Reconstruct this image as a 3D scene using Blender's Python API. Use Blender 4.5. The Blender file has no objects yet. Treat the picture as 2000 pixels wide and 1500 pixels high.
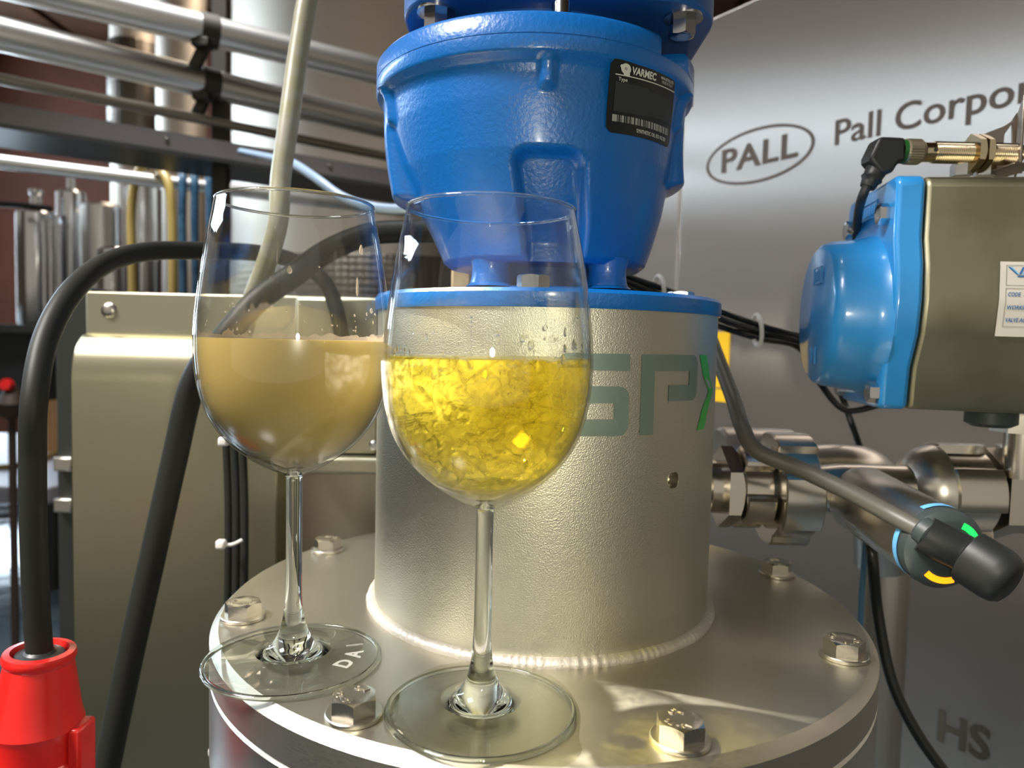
import bpy, bmesh, math, random
from mathutils import Vector, Matrix, noise
random.seed(4)
PI = math.pi
SC = bpy.context.scene
COL = SC.collection

# ------------------------------------------------------------------ camera
F, PITCH, ROLL, EYE = 1428.0, 0.0575, -0.0237, 0.1696      # flange top is z = 0
FW = Vector((0, math.cos(PITCH), -math.sin(PITCH)))
_up = Vector((0, math.sin(PITCH), math.cos(PITCH))); _rt = Vector((1, 0, 0))
RT = _rt * math.cos(ROLL) - _up * math.sin(ROLL)
UP = _rt * math.sin(ROLL) + _up * math.cos(ROLL)
EYEP = Vector((0, 0, EYE))
cd = bpy.data.cameras.new('camera'); cam = bpy.data.objects.new('camera', cd); COL.objects.link(cam)
cd.sensor_width = 36.0; cd.lens = F / 2000 * 36; cd.clip_start = 0.01; cd.clip_end = 100
cd.dof.use_dof = True; cd.dof.focus_distance = 0.38; cd.dof.aperture_fstop = 9.0
cam.matrix_world = Matrix(((RT.x, UP.x, -FW.x, 0), (RT.y, UP.y, -FW.y, 0), (RT.z, UP.z, -FW.z, EYE), (0, 0, 0, 1)))
SC.camera = cam
# ------------------------------------------------------------------ world, lamps, exposure
W = bpy.data.worlds.new('world'); SC.world = W; W.use_nodes = True
W.node_tree.nodes['Background'].inputs[0].default_value = (1.0, 0.92, 0.78, 1)
W.node_tree.nodes['Background'].inputs[1].default_value = 0.42
def area(name, loc, target, sx, sy, power, col, spread=180):
    l = bpy.data.lights.new(name, 'AREA'); l.shape = 'RECTANGLE'; l.size = sx; l.size_y = sy
    l.energy = power; l.color = col; l.spread = math.radians(spread)
    o = bpy.data.objects.new(name, l); COL.objects.link(o); o.location = loc
    d = Vector(target) - Vector(loc); o.rotation_euler = d.to_track_quat('-Z', 'Y').to_euler()
    return o
FLASH = bpy.data.lights.new('phone_flash', 'POINT'); FLASH.energy = 2.6; FLASH.shadow_soft_size = 0.012; FLASH.color = (1.0, 0.95, 0.76)
fo = bpy.data.objects.new('phone_flash', FLASH); COL.objects.link(fo); fo.location = (0.022, -0.012, 0.186)
area('window_light', (-4.9, 3.0, 1.86), (0.0, 2.6, 0.6), 5.0, 0.32, 190, (0.66, 0.84, 1.0))       # window band in the left wall
area('left_daylight', (-4.60, 6.2, 0.45), (-4.2, 4.0, 0.3), 0.7, 1.5, 80, (0.70, 0.86, 1.0))                # daylit doorway in the far corner
area('skylight', (-1.8, -0.5, 2.3), (-0.3, 0.2, -0.1), 0.9, 0.7, 22, (1.0, 0.95, 0.90), 46)             # roof light, upper left
area('left_daylight', (-4.9, 4.7, 0.45), (-1.6, 2.6, 0.3), 0.7, 1.9, 13, (0.72, 0.87, 1.0))                  # added unseen daylight panel, gives the steel vessels cool glints
area('hall_lamp', (-0.8, 3.4, 2.45), (-0.8, 3.2, 0), 1.6, 0.5, 30, (1.0, 0.84, 0.66))
area('hall_lamp', (-1.0, 1.0, 2.5), (-0.75, 1.5, 0.5), 1.8, 0.35, 24, (0.95, 0.97, 1.0), 36)              # tube lamp over the railing
sl_ = bpy.data.lights.new('sunbeam', 'SPOT'); sl_.energy = 15000; sl_.spot_size = math.radians(1.75); sl_.spot_blend = 0.6; sl_.shadow_soft_size = 0.05; sl_.color = (1.0, 0.93, 0.78)
so = bpy.data.objects.new('sunbeam', sl_); COL.objects.link(so); so.location = (-1.72, 0.935, 2.55)        # sun through a gap in the roof
so.rotation_euler = (Vector((-0.036, 0.337, 0.136)) - Vector(so.location)).to_track_quat('-Z', 'Y').to_euler()
vs = SC.view_settings; vs.view_transform = 'Standard'; vs.look = 'None'; vs.gamma = 1; vs.exposure = 0.0; vs.use_curve_mapping = False
SC.cycles.transparent_max_bounces = 32; SC.cycles.max_bounces = 14; SC.cycles.transmission_bounces = 14; SC.cycles.glossy_bounces = 6
SC.cycles.sample_clamp_indirect = 6; SC.cycles.blur_glossy = 0.5

# ------------------------------------------------------------------ helpers
def pix(x, y, Y):                       # the point at distance Y (world y) seen at (x, y) in the 2000x1500 photograph
    d = FW + RT * ((x - 1000) / F) - UP * ((y - 750) / F)
    return EYEP + d * (Y / d.y)
def pixz(x, y, z=0.0):
    d = FW + RT * ((x - 1000) / F) - UP * ((y - 750) / F)
    return EYEP + d * ((z - EYE) / d.z)
def lerp(a, b, t): return a + (b - a) * t
def sstep(a, b, x):
    t = max(0.0, min(1.0, (x - a) / (b - a))); return t * t * (3 - 2 * t)
def curve(pts, x):
    if x <= pts[0][0]: return pts[0][1]
    for (x0, y0), (x1, y1) in zip(pts, pts[1:]):
        if x <= x1: return y0 + (y1 - y0) * (x - x0) / (x1 - x0)
    return pts[-1][1]
BASE = {}
def wbase(o): return BASE.get(o.name, Vector((0, 0, 0))) if o else Vector((0, 0, 0))
def thing(name, loc, label, cat, group=None):
    o = bpy.data.objects.new(name, None); COL.objects.link(o); o.location = loc; o.empty_display_size = 0.02
    BASE[o.name] = Vector(loc); o['label'] = label; o['category'] = cat
    if group: o['group'] = group
    return o
def tag(o, label, cat, group=None):
    o['label'] = label; o['category'] = cat
    if group: o['group'] = group
    return o
def smoothpath(pts, sub=8):
    pts = [Vector(p) for p in pts]; out = []
    for i in range(len(pts) - 1):
        p0 = pts[max(i - 1, 0)]; p1 = pts[i]; p2 = pts[i + 1]; p3 = pts[min(i + 2, len(pts) - 1)]
        for k in range(sub):
            t = k / sub
            out.append(0.5 * ((2 * p1) + (p2 - p0) * t + (2 * p0 - 5 * p1 + 4 * p2 - p3) * t * t + (3 * p1 - p0 - 3 * p2 + p3) * t ** 3))
    out.append(pts[-1]); return out
def basis(axis, ref=(0, 0, 1)):
    z = Vector(axis).normalized(); r = Vector(ref)
    if abs(z.dot(r)) > 0.97: r = Vector((1, 0, 0))
    x = r.cross(z).normalized(); y = z.cross(x)
    return x, y, z
def frame(loc, axis, ref=(0, 0, 1)):
    x, y, z = basis(axis, ref)
    return Matrix(((x.x, y.x, z.x, loc[0]), (x.y, y.y, z.y, loc[1]), (x.z, y.z, z.z, loc[2]), (0, 0, 0, 1)))
class MB:
    def __init__(s): s.v = []; s.f = []
    def add(s, vs, fs, M=None):
        o = len(s.v)
        s.v += [tuple(M @ Vector(p)) if M else tuple(p) for p in vs]
        s.f += [tuple(i + o for i in f) for f in fs]; return s
    def lathe(s, prof, n=48, M=None, closed=False, arc=None):      # prof: (r, z) along the axis; arc: (a0, a1)
        m = len(prof); vs = []; fs = []
        full = arc is None; a0, a1 = arc or (0, 2 * PI); cols = n if full else n + 1
        for i in range(cols):
            a = a0 + (a1 - a0) * i / n; c, q = math.cos(a), math.sin(a)
            for r, z in prof: vs.append((r * c, r * q, z))
        for i in range(n):
            j = (i + 1) % cols
            for k in range(m if closed else m - 1):
                l = (k + 1) % m
                if prof[k][0] < 1e-9 and prof[l][0] < 1e-9: continue
                if prof[k][0] < 1e-9: fs.append((i * m + k, j * m + l, i * m + l))
                elif prof[l][0] < 1e-9: fs.append((i * m + k, j * m + k, i * m + l))
                else: fs.append((i * m + k, j * m + k, j * m + l, i * m + l))
        return s.add(vs, fs, M)
    def cyl(s, a, b, r, n=24, r2=None, cap=True, bev=0.0):
        a = Vector(a); b = Vector(b); L = (b - a).length; r2 = r if r2 is None else r2
        p = []
        if cap: p.append((0, 0))
        if bev: p += [(r - bev, 0), (r, bev), (r2, L - bev), (r2 - bev, L)]
        else: p += [(r, 0), (r2, L)]
        if cap: p.append((0, L))
        return s.lathe(p, n, frame(a, b - a))
    def box(s, x0, x1, y0, y1, z0, z1, M=None):
        vs = [(x, y, z) for x in (x0, x1) for y in (y0, y1) for z in (z0, z1)]
        return s.add(vs, [(0, 1, 3, 2), (4, 6, 7, 5), (0, 4, 5, 1), (2, 3, 7, 6), (0, 2, 6, 4), (1, 5, 7, 3)], M)
    def tube(s, pts, r, n=12, sub=8, cap=True, rf=None):
        P = smoothpath(pts, sub) if sub > 1 else [Vector(p) for p in pts]
        m = len(P); vs = []; fs = []; N = None
        for i, p in enumerate(P):
            t = (P[min(i + 1, m - 1)] - P[max(i - 1, 0)]).normalized()
            if N is None: N, _, _ = basis(t)
            N = (N - t * N.dot(t)).normalized(); B = t.cross(N); rr = r * (rf(i / (m - 1)) if rf else 1)
            for k in range(n):
                a = 2 * PI * k / n; vs.append(p + (N * math.cos(a) + B * math.sin(a)) * rr)
        for i in range(m - 1):
            for k in range(n):
                l = (k + 1) % n; fs.append((i * n + k, i * n + l, (i + 1) * n + l, (i + 1) * n + k))
        if cap:
            fs.append(tuple(range(n - 1, -1, -1))); fs.append(tuple((m - 1) * n + k for k in range(n)))
        return s.add(vs, fs)
    def prism(s, poly, z0, z1, M=None):
        n = len(poly)
        vs = [(x, y, z0) for x, y in poly] + [(x, y, z1) for x, y in poly]
        fs = [tuple(range(n - 1, -1, -1)), tuple(range(n, 2 * n))] + [(i, (i + 1) % n, n + (i + 1) % n, n + i) for i in range(n)]
        return s.add(vs, fs, M)
    def hexa(s, af, h, M=None, cham=0.12):                        # hexagon head with a turned chamfer, base at z=0
        R = af / math.sqrt(3); n = 48; vs = []; fs = []; rings = 6
        def hr(a):
            b = ((a + PI / 6) % (PI / 3)) - PI / 6; return (af / 2) / math.cos(b)
        lev = []
        for i in range(n):
            a = 2 * PI * i / n; r = hr(a); zc = h - max(0, (r - af / 2 * 0.985)) * 0.62
            vs += [(r * math.cos(a), r * math.sin(a), 0), (r * math.cos(a), r * math.sin(a), zc), (af / 2 * 0.93 * math.cos(a), af / 2 * 0.93 * math.sin(a), h), (af / 2 * 0.45 * math.cos(a), af / 2 * 0.45 * math.sin(a), h - 0.02 * af)]
        for i in range(n):
            j = (i + 1) % n
            for k in range(3): fs.append((i * 4 + k, j * 4 + k, j * 4 + k + 1, i * 4 + k + 1))
        fs.append(tuple(i * 4 + 3 for i in range(n))); fs.append(tuple(i * 4 for i in range(n - 1, -1, -1)))
        return s.add(vs, fs, M)
    def mesh(s, name, mat, off=Vector((0, 0, 0)), ang=35):
        me = bpy.data.meshes.new(name); me.from_pydata([tuple(Vector(p) - off) for p in s.v], [], s.f)
        bm = bmesh.new(); bm.from_mesh(me); bmesh.ops.recalc_face_normals(bm, faces=bm.faces); bm.to_mesh(me); bm.free()
        me.polygons.foreach_set('use_smooth', [True] * len(me.polygons)); me.set_sharp_from_angle(angle=math.radians(ang))
        if mat: me.materials.append(mat)
        me.update(); return me
    def build(s, name, mat, parent=None, bev=0, ang=35, segs=2):
        off = wbase(parent); me = s.mesh(name, mat, off, ang)
        o = bpy.data.objects.new(name, me); COL.objects.link(o); o.parent = parent
        if parent: BASE[o.name] = off
        if bev:
            b = o.modifiers.new('edges', 'BEVEL'); b.width = bev; b.segments = segs; b.limit_method = 'ANGLE'; b.angle_limit = math.radians(40)
            b.harden_normals = False
        return o
def put(name, me, parent, loc, rotz=0, rot=None, label=None):
    o = bpy.data.objects.new(name, me); COL.objects.link(o); o.parent = parent; o.location = loc
    o.rotation_euler = rot if rot else (0, 0, rotz)
    if label: o['label'] = label
    return o
def structure(o): o['kind'] = 'structure'; return o
def rrect(w, h, r, k=5, cx=0, cy=0):
    out = []
    for sx, sy, a in ((1, 1, 0), (-1, 1, 90), (-1, -1, 180), (1, -1, 270)):
        for i in range(k + 1):
            t = math.radians(a + 90 * i / k); out.append((cx + sx * (w / 2 - r) + r * math.cos(t), cy + sy * (h / 2 - r) + r * math.sin(t)))
    return out
def textgeo(txt, size=1.0, bold=0.0, shear=0.0, depth=0.0, space=1.0, sub=0.0):
    cu = bpy.data.curves.new('lettering', 'FONT'); cu.body = txt; cu.size = size; cu.offset = bold; cu.shear = shear
    cu.extrude = depth; cu.space_character = space; cu.resolution_u = 4
    o = bpy.data.objects.new('lettering', cu); COL.objects.link(o)
    dg = bpy.context.evaluated_depsgraph_get(); dg.update()
    me = bpy.data.meshes.new_from_object(o.evaluated_get(dg))
    bm = bmesh.new(); bm.from_mesh(me)
    if sub: bmesh.ops.subdivide_edges(bm, edges=[e for e in bm.edges if e.calc_length() > sub], cuts=3, use_grid_fill=False)
    bmesh.ops.triangulate(bm, faces=bm.faces)
    vs = [v.co.copy() for v in bm.verts]; bm.verts.index_update(); fs = [tuple(v.index for v in f.verts) for f in bm.faces]; bm.free()
    bpy.data.objects.remove(o); bpy.data.curves.remove(cu); bpy.data.meshes.remove(me)
    return vs, fs
def bounds(vs): return min(v.x for v in vs), max(v.x for v in vs), min(v.y for v in vs), max(v.y for v in vs)

# ------------------------------------------------------------------ materials
def mat(name, col, metal=0.0,  rough=0.5, coat=0.0, spec=0.5, bump=None, var=None, aniso=None, emit=None, brush=None, alpha=None):
    m = bpy.data.materials.new(name); m.use_nodes = True; nt = m.node_tree; b = nt.nodes['Principled BSDF']
    b.inputs['Base Color'].default_value = (*col, 1); b.inputs['Metallic'].default_value = metal; b.inputs['Roughness'].default_value = rough
    b.inputs['Coat Weight'].default_value = coat; b.inputs['Coat Roughness'].default_value = 0.12; b.inputs['Specular IOR Level'].default_value = spec
    if emit: b.inputs['Emission Color'].default_value = (*emit[0], 1); b.inputs['Emission Strength'].default_value = emit[1]
    tc = nt.nodes.new('ShaderNodeTexCoord')
    def nz(scale, stretch=(1, 1, 1), detail=3):
        mp = nt.nodes.new('ShaderNodeMapping'); mp.inputs['Scale'].default_value = stretch
        n = nt.nodes.new('ShaderNodeTexNoise'); n.inputs['Scale'].default_value = scale; n.inputs['Detail'].default_value = detail
        nt.links.new(tc.outputs['Object'], mp.inputs[0]); nt.links.new(mp.outputs[0], n.inputs['Vector']); return n
    if bump:                                   # (scale, strength, distance)
        n = nz(bump[0], detail=2); bp = nt.nodes.new('ShaderNodeBump'); bp.inputs['Strength'].default_value = bump[1]; bp.inputs['Distance'].default_value = bump[2]
        nt.links.new(n.outputs['Fac'], bp.inputs['Height']); nt.links.new(bp.outputs[0], b.inputs['Normal'])
    if var:                                    # (scale, colour 2, low, high)
        n = nz(var[0]); r = nt.nodes.new('ShaderNodeValToRGB'); r.color_ramp.elements[0].position = var[2]; r.color_ramp.elements[1].position = var[3]
        r.color_ramp.elements[0].color = (*col, 1); r.color_ramp.elements[1].color = (*var[1], 1)
        nt.links.new(n.outputs['Fac'], r.inputs[0]); nt.links.new(r.outputs[0], b.inputs['Base Color'])
    if brush:                                  # (stretch, scale, rough low, rough high)
        n = nz(brush[1], brush[0], 4); mr = nt.nodes.new('ShaderNodeMapRange'); mr.inputs[3].default_value = brush[2]; mr.inputs[4].default_value = brush[3]
        nt.links.new(n.outputs['Fac'], mr.inputs[0]); nt.links.new(mr.outputs[0], b.inputs['Roughness'])
        bp = nt.nodes.new('ShaderNodeBump'); bp.inputs['Strength'].default_value = 0.06; bp.inputs['Distance'].default_value = 0.0004
        nt.links.new(n.outputs['Fac'], bp.inputs['Height']); nt.links.new(bp.outputs[0], b.inputs['Normal'])
    if aniso:                                  # (amount, tangent): brushed grain spreads highlights along the tangent
        b.inputs['Anisotropic'].default_value = aniso[0]; cx = nt.nodes.new('ShaderNodeCombineXYZ')
        for k in range(3): cx.inputs[k].default_value = aniso[1][k]
        nt.links.new(cx.outputs[0], b.inputs['Tangent'])
    if alpha is not None: b.inputs['Alpha'].default_value = alpha
    return m
def thin_glass(name, tint=(1, 1, 1), ior=1.45, rough=0.0, body=None, edge=0.6):     # clear thin wall: passes light straight, mirrors by Fresnel
    m = bpy.data.materials.new(name); m.use_nodes = True; nt = m.node_tree; nt.nodes.clear()
    out = nt.nodes.new('ShaderNodeOutputMaterial'); mx = nt.nodes.new('ShaderNodeMixShader')
    t = nt.nodes.new('ShaderNodeBsdfTransparent'); t.inputs[0].default_value = (*tint, 1)
    g = nt.nodes.new('ShaderNodeBsdfGlossy'); g.inputs['Roughness'].default_value = rough; g.inputs[0].default_value = (1, 1, 1, 1)
    lw = nt.nodes.new('ShaderNodeLayerWeight'); lw.inputs[0].default_value = 0.5
    pw = nt.nodes.new('ShaderNodeMath'); pw.operation = 'POWER'; pw.inputs[1].default_value = 5.0; nt.links.new(lw.outputs['Facing'], pw.inputs[0])
    f0 = ((ior - 1) / (ior + 1)) ** 2; fr = nt.nodes.new('ShaderNodeMath'); fr.operation = 'MULTIPLY_ADD'; fr.inputs[1].default_value = 1 - f0; fr.inputs[2].default_value = f0; nt.links.new(pw.outputs[0], fr.inputs[0])
    ec = nt.nodes.new('ShaderNodeMix'); ec.data_type = 'RGBA'; ec.inputs['A'].default_value = (*tint, 1); ec.inputs['B'].default_value = (*[c * edge for c in tint], 1)
    p2 = nt.nodes.new('ShaderNodeMath'); p2.operation = 'POWER'; p2.inputs[1].default_value = 4.0; nt.links.new(lw.outputs['Facing'], p2.inputs[0])
    nt.links.new(p2.outputs[0], ec.inputs['Factor']); nt.links.new(ec.outputs['Result'], t.inputs[0])
    nt.links.new(fr.outputs[0], mx.inputs[0]); nt.links.new(t.outputs[0], mx.inputs[1]); nt.links.new(g.outputs[0], mx.inputs[2])
    src = mx
    if body:
        d = nt.nodes.new('ShaderNodeBsdfDiffuse'); d.inputs[0].default_value = (*body[0], 1); m2 = nt.nodes.new('ShaderNodeMixShader'); m2.inputs[0].default_value = body[1]
        nt.links.new(mx.outputs[0], m2.inputs[1]); nt.links.new(d.outputs[0], m2.inputs[2]); src = m2
    nt.links.new(src.outputs[0], out.inputs[0]); return m
def solid_glass(name, col=(1, 1, 1), ior=1.48, absorb=None, bump=None, thru=0.0):
    m = bpy.data.materials.new(name); m.use_nodes = True; nt = m.node_tree; nt.nodes.clear()
    out = nt.nodes.new('ShaderNodeOutputMaterial'); g = nt.nodes.new('ShaderNodeBsdfGlass'); g.inputs['Color'].default_value = (*col, 1)
    g.inputs['Roughness'].default_value = 0; g.inputs['IOR'].default_value = ior; nt.links.new(g.outputs[0], out.inputs[0])
    if absorb:
        a = nt.nodes.new('ShaderNodeVolumeAbsorption'); a.inputs[0].default_value = (*absorb[0], 1); a.inputs[1].default_value = absorb[1]; nt.links.new(a.outputs[0], out.inputs['Volume'])
    if thru:
        tr = nt.nodes.new('ShaderNodeBsdfTransparent'); mx = nt.nodes.new('ShaderNodeMixShader'); mx.inputs[0].default_value = thru
        nt.links.new(g.outputs[0], mx.inputs[1]); nt.links.new(tr.outputs[0], mx.inputs[2]); nt.links.new(mx.outputs[0], out.inputs[0])
    if bump:
        tc = nt.nodes.new('ShaderNodeTexCoord'); n = nt.nodes.new('ShaderNodeTexNoise'); n.inputs['Scale'].default_value = bump[0]; n.inputs['Detail'].default_value = 3; n.inputs['Distortion'].default_value = 1.2
        bp = nt.nodes.new('ShaderNodeBump'); bp.inputs['Strength'].default_value = bump[1]; bp.inputs['Distance'].default_value = bump[2]
        rp = nt.nodes.new('ShaderNodeValToRGB'); rp.color_ramp.elements[0].position = bump[3]; rp.color_ramp.elements[1].position = bump[3] + 0.06
        nt.links.new(tc.outputs['Object'], n.inputs['Vector']); nt.links.new(n.outputs['Fac'], rp.inputs[0]); nt.links.new(rp.outputs[0], bp.inputs['Height']); nt.links.new(bp.outputs[0], g.inputs['Normal'])
    return m
def brushed(name, col, rough, an, tangent, fill=0.3, frough=0.5):
    m = bpy.data.materials.new(name); m.use_nodes = True; nt = m.node_tree; nt.nodes.clear()
    out = nt.nodes.new('ShaderNodeOutputMaterial'); a = nt.nodes.new('ShaderNodeBsdfAnisotropic'); b = nt.nodes.new('ShaderNodeBsdfAnisotropic'); mx = nt.nodes.new('ShaderNodeMixShader')
    a.distribution = 'BECKMANN'; b.distribution = 'GGX'; a.inputs['Color'].default_value = b.inputs['Color'].default_value = (*col, 1)
    a.inputs['Anisotropy'].default_value = an; b.inputs['Roughness'].default_value = frough; mx.inputs[0].default_value = fill
    cx = nt.nodes.new('ShaderNodeCombineXYZ')
    for k in range(3): cx.inputs[k].default_value = tangent[k]
    nt.links.new(cx.outputs[0], a.inputs['Tangent'])
    tc = nt.nodes.new('ShaderNodeTexCoord'); mp = nt.nodes.new('ShaderNodeMapping'); mp.inputs['Scale'].default_value = (1.5, 1.5, 60)
    n = nt.nodes.new('ShaderNodeTexNoise'); n.inputs['Scale'].default_value = 20; mr = nt.nodes.new('ShaderNodeMapRange'); mr.inputs[3].default_value = rough - 0.03; mr.inputs[4].default_value = rough + 0.03
    nt.links.new(tc.outputs['Object'], mp.inputs[0]); nt.links.new(mp.outputs[0], n.inputs['Vector']); nt.links.new(n.outputs['Fac'], mr.inputs[0]); nt.links.new(mr.outputs[0], a.inputs['Roughness'])
    nt.links.new(a.outputs[0], mx.inputs[1]); nt.links.new(b.outputs[0], mx.inputs[2]); nt.links.new(mx.outputs[0], out.inputs[0]); return m
STEEL = (0.60, 0.575, 0.49)
M_COL = mat('bead_blasted_steel', (0.62, 0.60, 0.50), 1, 0.42, bump=(1300, 0.5, 0.0005))
M_FLG = mat('turned_steel', (0.56, 0.53, 0.45), 1, 0.38, brush=((1, 1, 6), 260, 0.33, 0.46))
M_FLGS = mat('machined_steel', (0.62, 0.59, 0.51), 1, 0.30)
M_WELD = mat('weld_steel', (0.62, 0.585, 0.53), 0.7, 0.55, bump=(700, 0.5, 0.0006))
M_BOLT = mat('bright_bolt_steel', (0.70, 0.66, 0.585), 1, 0.25, bump=(700, 0.2, 0.0003))
M_BRUSH = brushed('brushed_panel_steel', (0.63, 0.57, 0.52), 0.42, -0.70, (0.56, -0.83, 0), 0.12, 0.6)
M_OLIVE = mat('brushed_cabinet_steel', (0.44, 0.42, 0.31), 1, 0.40, brush=((60, 60, 1.5), 20, 0.36, 0.44))
M_DOOR = brushed('brushed_door_steel', (0.48, 0.455, 0.32), 0.42, -0.55, (1, 0, 0), 0.18, 0.45)
M_PIPE = mat('polished_steel', (0.70, 0.65, 0.57), 1, 0.22)
M_PIPEM = mat('satin_steel', (0.62, 0.585, 0.53), 1, 0.28)
M_RAIL = mat('satin_rail_steel', (0.72, 0.69, 0.65), 1, 0.34)
M_WEB = mat('grey_beam_paint', (0.16, 0.145, 0.14), 0.3, 0.5)
M_TANK = mat('tank_steel', (0.76, 0.67, 0.57), 1, 0.50, brush=((1, 1, 14), 6, 0.50, 0.60))
M_BLUE = mat('cast_blue_paint', (0.002, 0.108, 0.385), 0, 0.36, coat=0.3, bump=(420, 0.32, 0.0009), spec=0.5)
M_BLUED = mat('motor_blue_paint', (0.006, 0.07, 0.26), 0, 0.4, coat=0.2, bump=(420, 0.2, 0.0006))
M_SKY = mat('light_blue_paint', (0.025, 0.255, 0.62), 0, 0.33, coat=0.5, bump=(260, 0.1, 0.0006))
M_ACT = mat('anodised_olive', (0.36, 0.34, 0.235), 1, 0.45, var=(14, (0.28, 0.26, 0.17), 0.45, 0.62))
M_BLACK = mat('black_rubber', (0.015, 0.016, 0.014), 0, 0.5, spec=0.22)
M_BLACKG = mat('black_gloss_tube', (0.010, 0.013, 0.011), 0, 0.22)
M_GREYC = mat('grey_cable_sheath', (0.105, 0.10, 0.082), 0, 0.45)
M_DARK = mat('dark_plastic', (0.014, 0.016, 0.016), 0, 0.45)
M_DARKG = mat('dark_grey_plastic', (0.045, 0.058, 0.058), 0, 0.45)
M_WHITE = mat('white_nylon', (0.72, 0.70, 0.66), 0, 0.4)
M_RED = mat('red_plastic', (0.62, 0.012, 0.010), 0, 0.30, coat=0.3)
M_NICK = mat('nickel_brass', (0.66, 0.56, 0.38), 1, 0.20)
M_ZINC = mat('zinc_steel', (0.62, 0.62, 0.62), 1, 0.2)
M_PRINT = mat('etched_print', (0.115, 0.088, 0.072), 0, 0.6)
M_PRINTO = mat('faded_print', (0.075, 0.066, 0.048), 0, 0.6)
M_SPX = mat('grey_green_decal', (0.20, 0.265, 0.235), 0.6, 0.42)
M_GREEN = mat('green_decal', (0.04, 0.37, 0.055), 0, 0.4)
M_YEL = mat('yellow_sticker', (0.92, 0.56, 0.02), 0, 0.4)
M_PAPER = mat('label_paper', (0.60, 0.57, 0.50), 0, 0.5)
M_LINE = mat('label_line', (0.25, 0.25, 0.23), 0, 0.6)
M_LBLUE = mat('label_blue', (0.03, 0.14, 0.36), 0, 0.5)
M_LSKY = mat('label_pale_blue', (0.28, 0.5, 0.72), 0, 0.5)
M_PLATE = mat('black_nameplate', (0.008, 0.011, 0.011), 0, 0.35)
M_PLTXT = mat('nameplate_print', (0.58, 0.60, 0.53), 0, 0.5)
M_PLDIM = mat('nameplate_grey', (0.022, 0.027, 0.026), 0, 0.5)
M_BAR = mat('nameplate_bars', (0.30, 0.31, 0.28), 0, 0.5)
M_LEDG = mat('green_led', (0.01, 0.3, 0.04), 0, 0.3, emit=((0.02, 0.9, 0.14), 1.3))
M_LEDO = mat('orange_led', (0.5, 0.2, 0.0), 0, 0.3, emit=((1.0, 0.36, 0.01), 1.7))
M_CYAN = mat('sky_blue_ring', (0.16, 0.48, 0.86), 0, 0.4)
M_HOSEW = mat('braided_clear_hose', (0.31, 0.295, 0.235), 0, 0.35, var=(60, (0.27, 0.26, 0.16), 0.4, 0.6))
M_HOSEY = mat('yellow_hose', (0.27, 0.19, 0.05), 0, 0.4)
M_HOSEB = mat('blue_hose', (0.008, 0.035, 0.07), 0, 0.35, var=(50, (0.025, 0.07, 0.115), 0.4, 0.6))
M_CBLB = mat('pale_blue_cable', (0.20, 0.27, 0.36), 0, 0.35)
M_WOOD = mat('dark_roof_boards', (0.10, 0.046, 0.022), 0, 0.7, var=(3, (0.17, 0.07, 0.032), 0.4, 0.7))
M_REDW = mat('red_brown_wall', (0.14, 0.042, 0.022), 0, 0.8, var=(2, (0.10, 0.032, 0.016), 0.4, 0.6))
M_VESS = mat('mirror_vessel_steel', (0.62, 0.62, 0.63), 1, 0.16)
M_WALL = mat('dim_wall', (0.34, 0.29, 0.23), 0, 0.8)
M_FLOOR = mat('wet_concrete', (0.085, 0.105, 0.12), 0, 0.14, var=(5, (0.05, 0.075, 0.09), 0.35, 0.65), bump=(8, 0.25, 0.01))
M_PALLET = mat('pine_slats', (0.42, 0.23, 0.085), 0, 0.7)
M_KERB = mat('pale_concrete', (0.40, 0.37, 0.40), 0, 0.6)
M_BRKT = mat('dark_bracket_steel', (0.055, 0.048, 0.04), 0.6, 0.5)
M_FRAMEC = mat('dark_grey_steel', (0.075, 0.08, 0.075), 0.7, 0.4)
M_GLASS = thin_glass('clear_bowl_glass', (0.985, 0.99, 0.985), 1.5, edge=0.5)
M_FOOT = thin_glass('clear_foot_glass', (0.978, 0.99, 0.98), 1.5, edge=0.5)
M_STEM = solid_glass('clear_stem_glass', (0.985, 1, 0.99), 1.48)
M_WINE = solid_glass('clear_golden_wine', (1, 1, 1), 1.345, ((0.99, 0.91, 0.03), 34.0), bump=(75, 0.8, 0.003, 0.52), thru=0.5)
M_JUICE = mat('cloudy_juice', (0.38, 0.275, 0.09), 0, 0.25, spec=0.4)
M_FROTH = thin_glass('juice_film', (0.97, 0.95, 0.92), 1.4, 0.1, ((0.55, 0.45, 0.36), 0.45))
M_ETCH = thin_glass('etched_glass', (0.97, 0.97, 0.97), 1.3, 0.3, ((0.75, 0.74, 0.66), 0.32))
M_DROP = solid_glass('wine_drop', (1, 1, 1), 1.34)
M_WATER = thin_glass('spilled_wine', (0.90, 0.895, 0.84), 1.40)

# ------------------------------------------------------------------ setting: floor, walls, roof, window
FLZ = -0.95
structure(MB().box(-5.1, 3.2, -2.6, 7.6, FLZ - 0.05, FLZ).build('floor', M_FLOOR))
structure(MB().box(-5.1, 3.2, 6.4, 6.5, FLZ, 2.6).build('wall_back', M_REDW))
structure(MB().box(3.1, 3.2, -2.6, 6.4, FLZ, 2.6).build('wall_right', M_WALL))
wl = MB().box(-5.1, -5.0, -2.6, 6.4, FLZ, 0.85).box(-5.1, -5.0, -2.6, 6.4, 1.65, 2.6).box(-5.1, -5.0, 5.5, 6.4, 0.85, 1.65).box(-5.1, -5.0, -2.6, 0.7, 0.85, 1.65)
structure(wl.build('wall_left', mat('tan_plaster', (0.34, 0.27, 0.21), 0, 0.8)))
roof = structure(MB().box(-5.1, 3.2, -2.6, 6.5, 2.66, 2.72).build('ceiling', M_WOOD))
pm = MB().box(-0.29, 0.29, -4.55, 4.55, 0, 0.03).mesh('plank', M_WOOD)
for i in range(12):
    o = put('plank', pm, roof, (-4.7 + 0.66 * i, 1.95, 2.62))
wf = MB()
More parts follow.
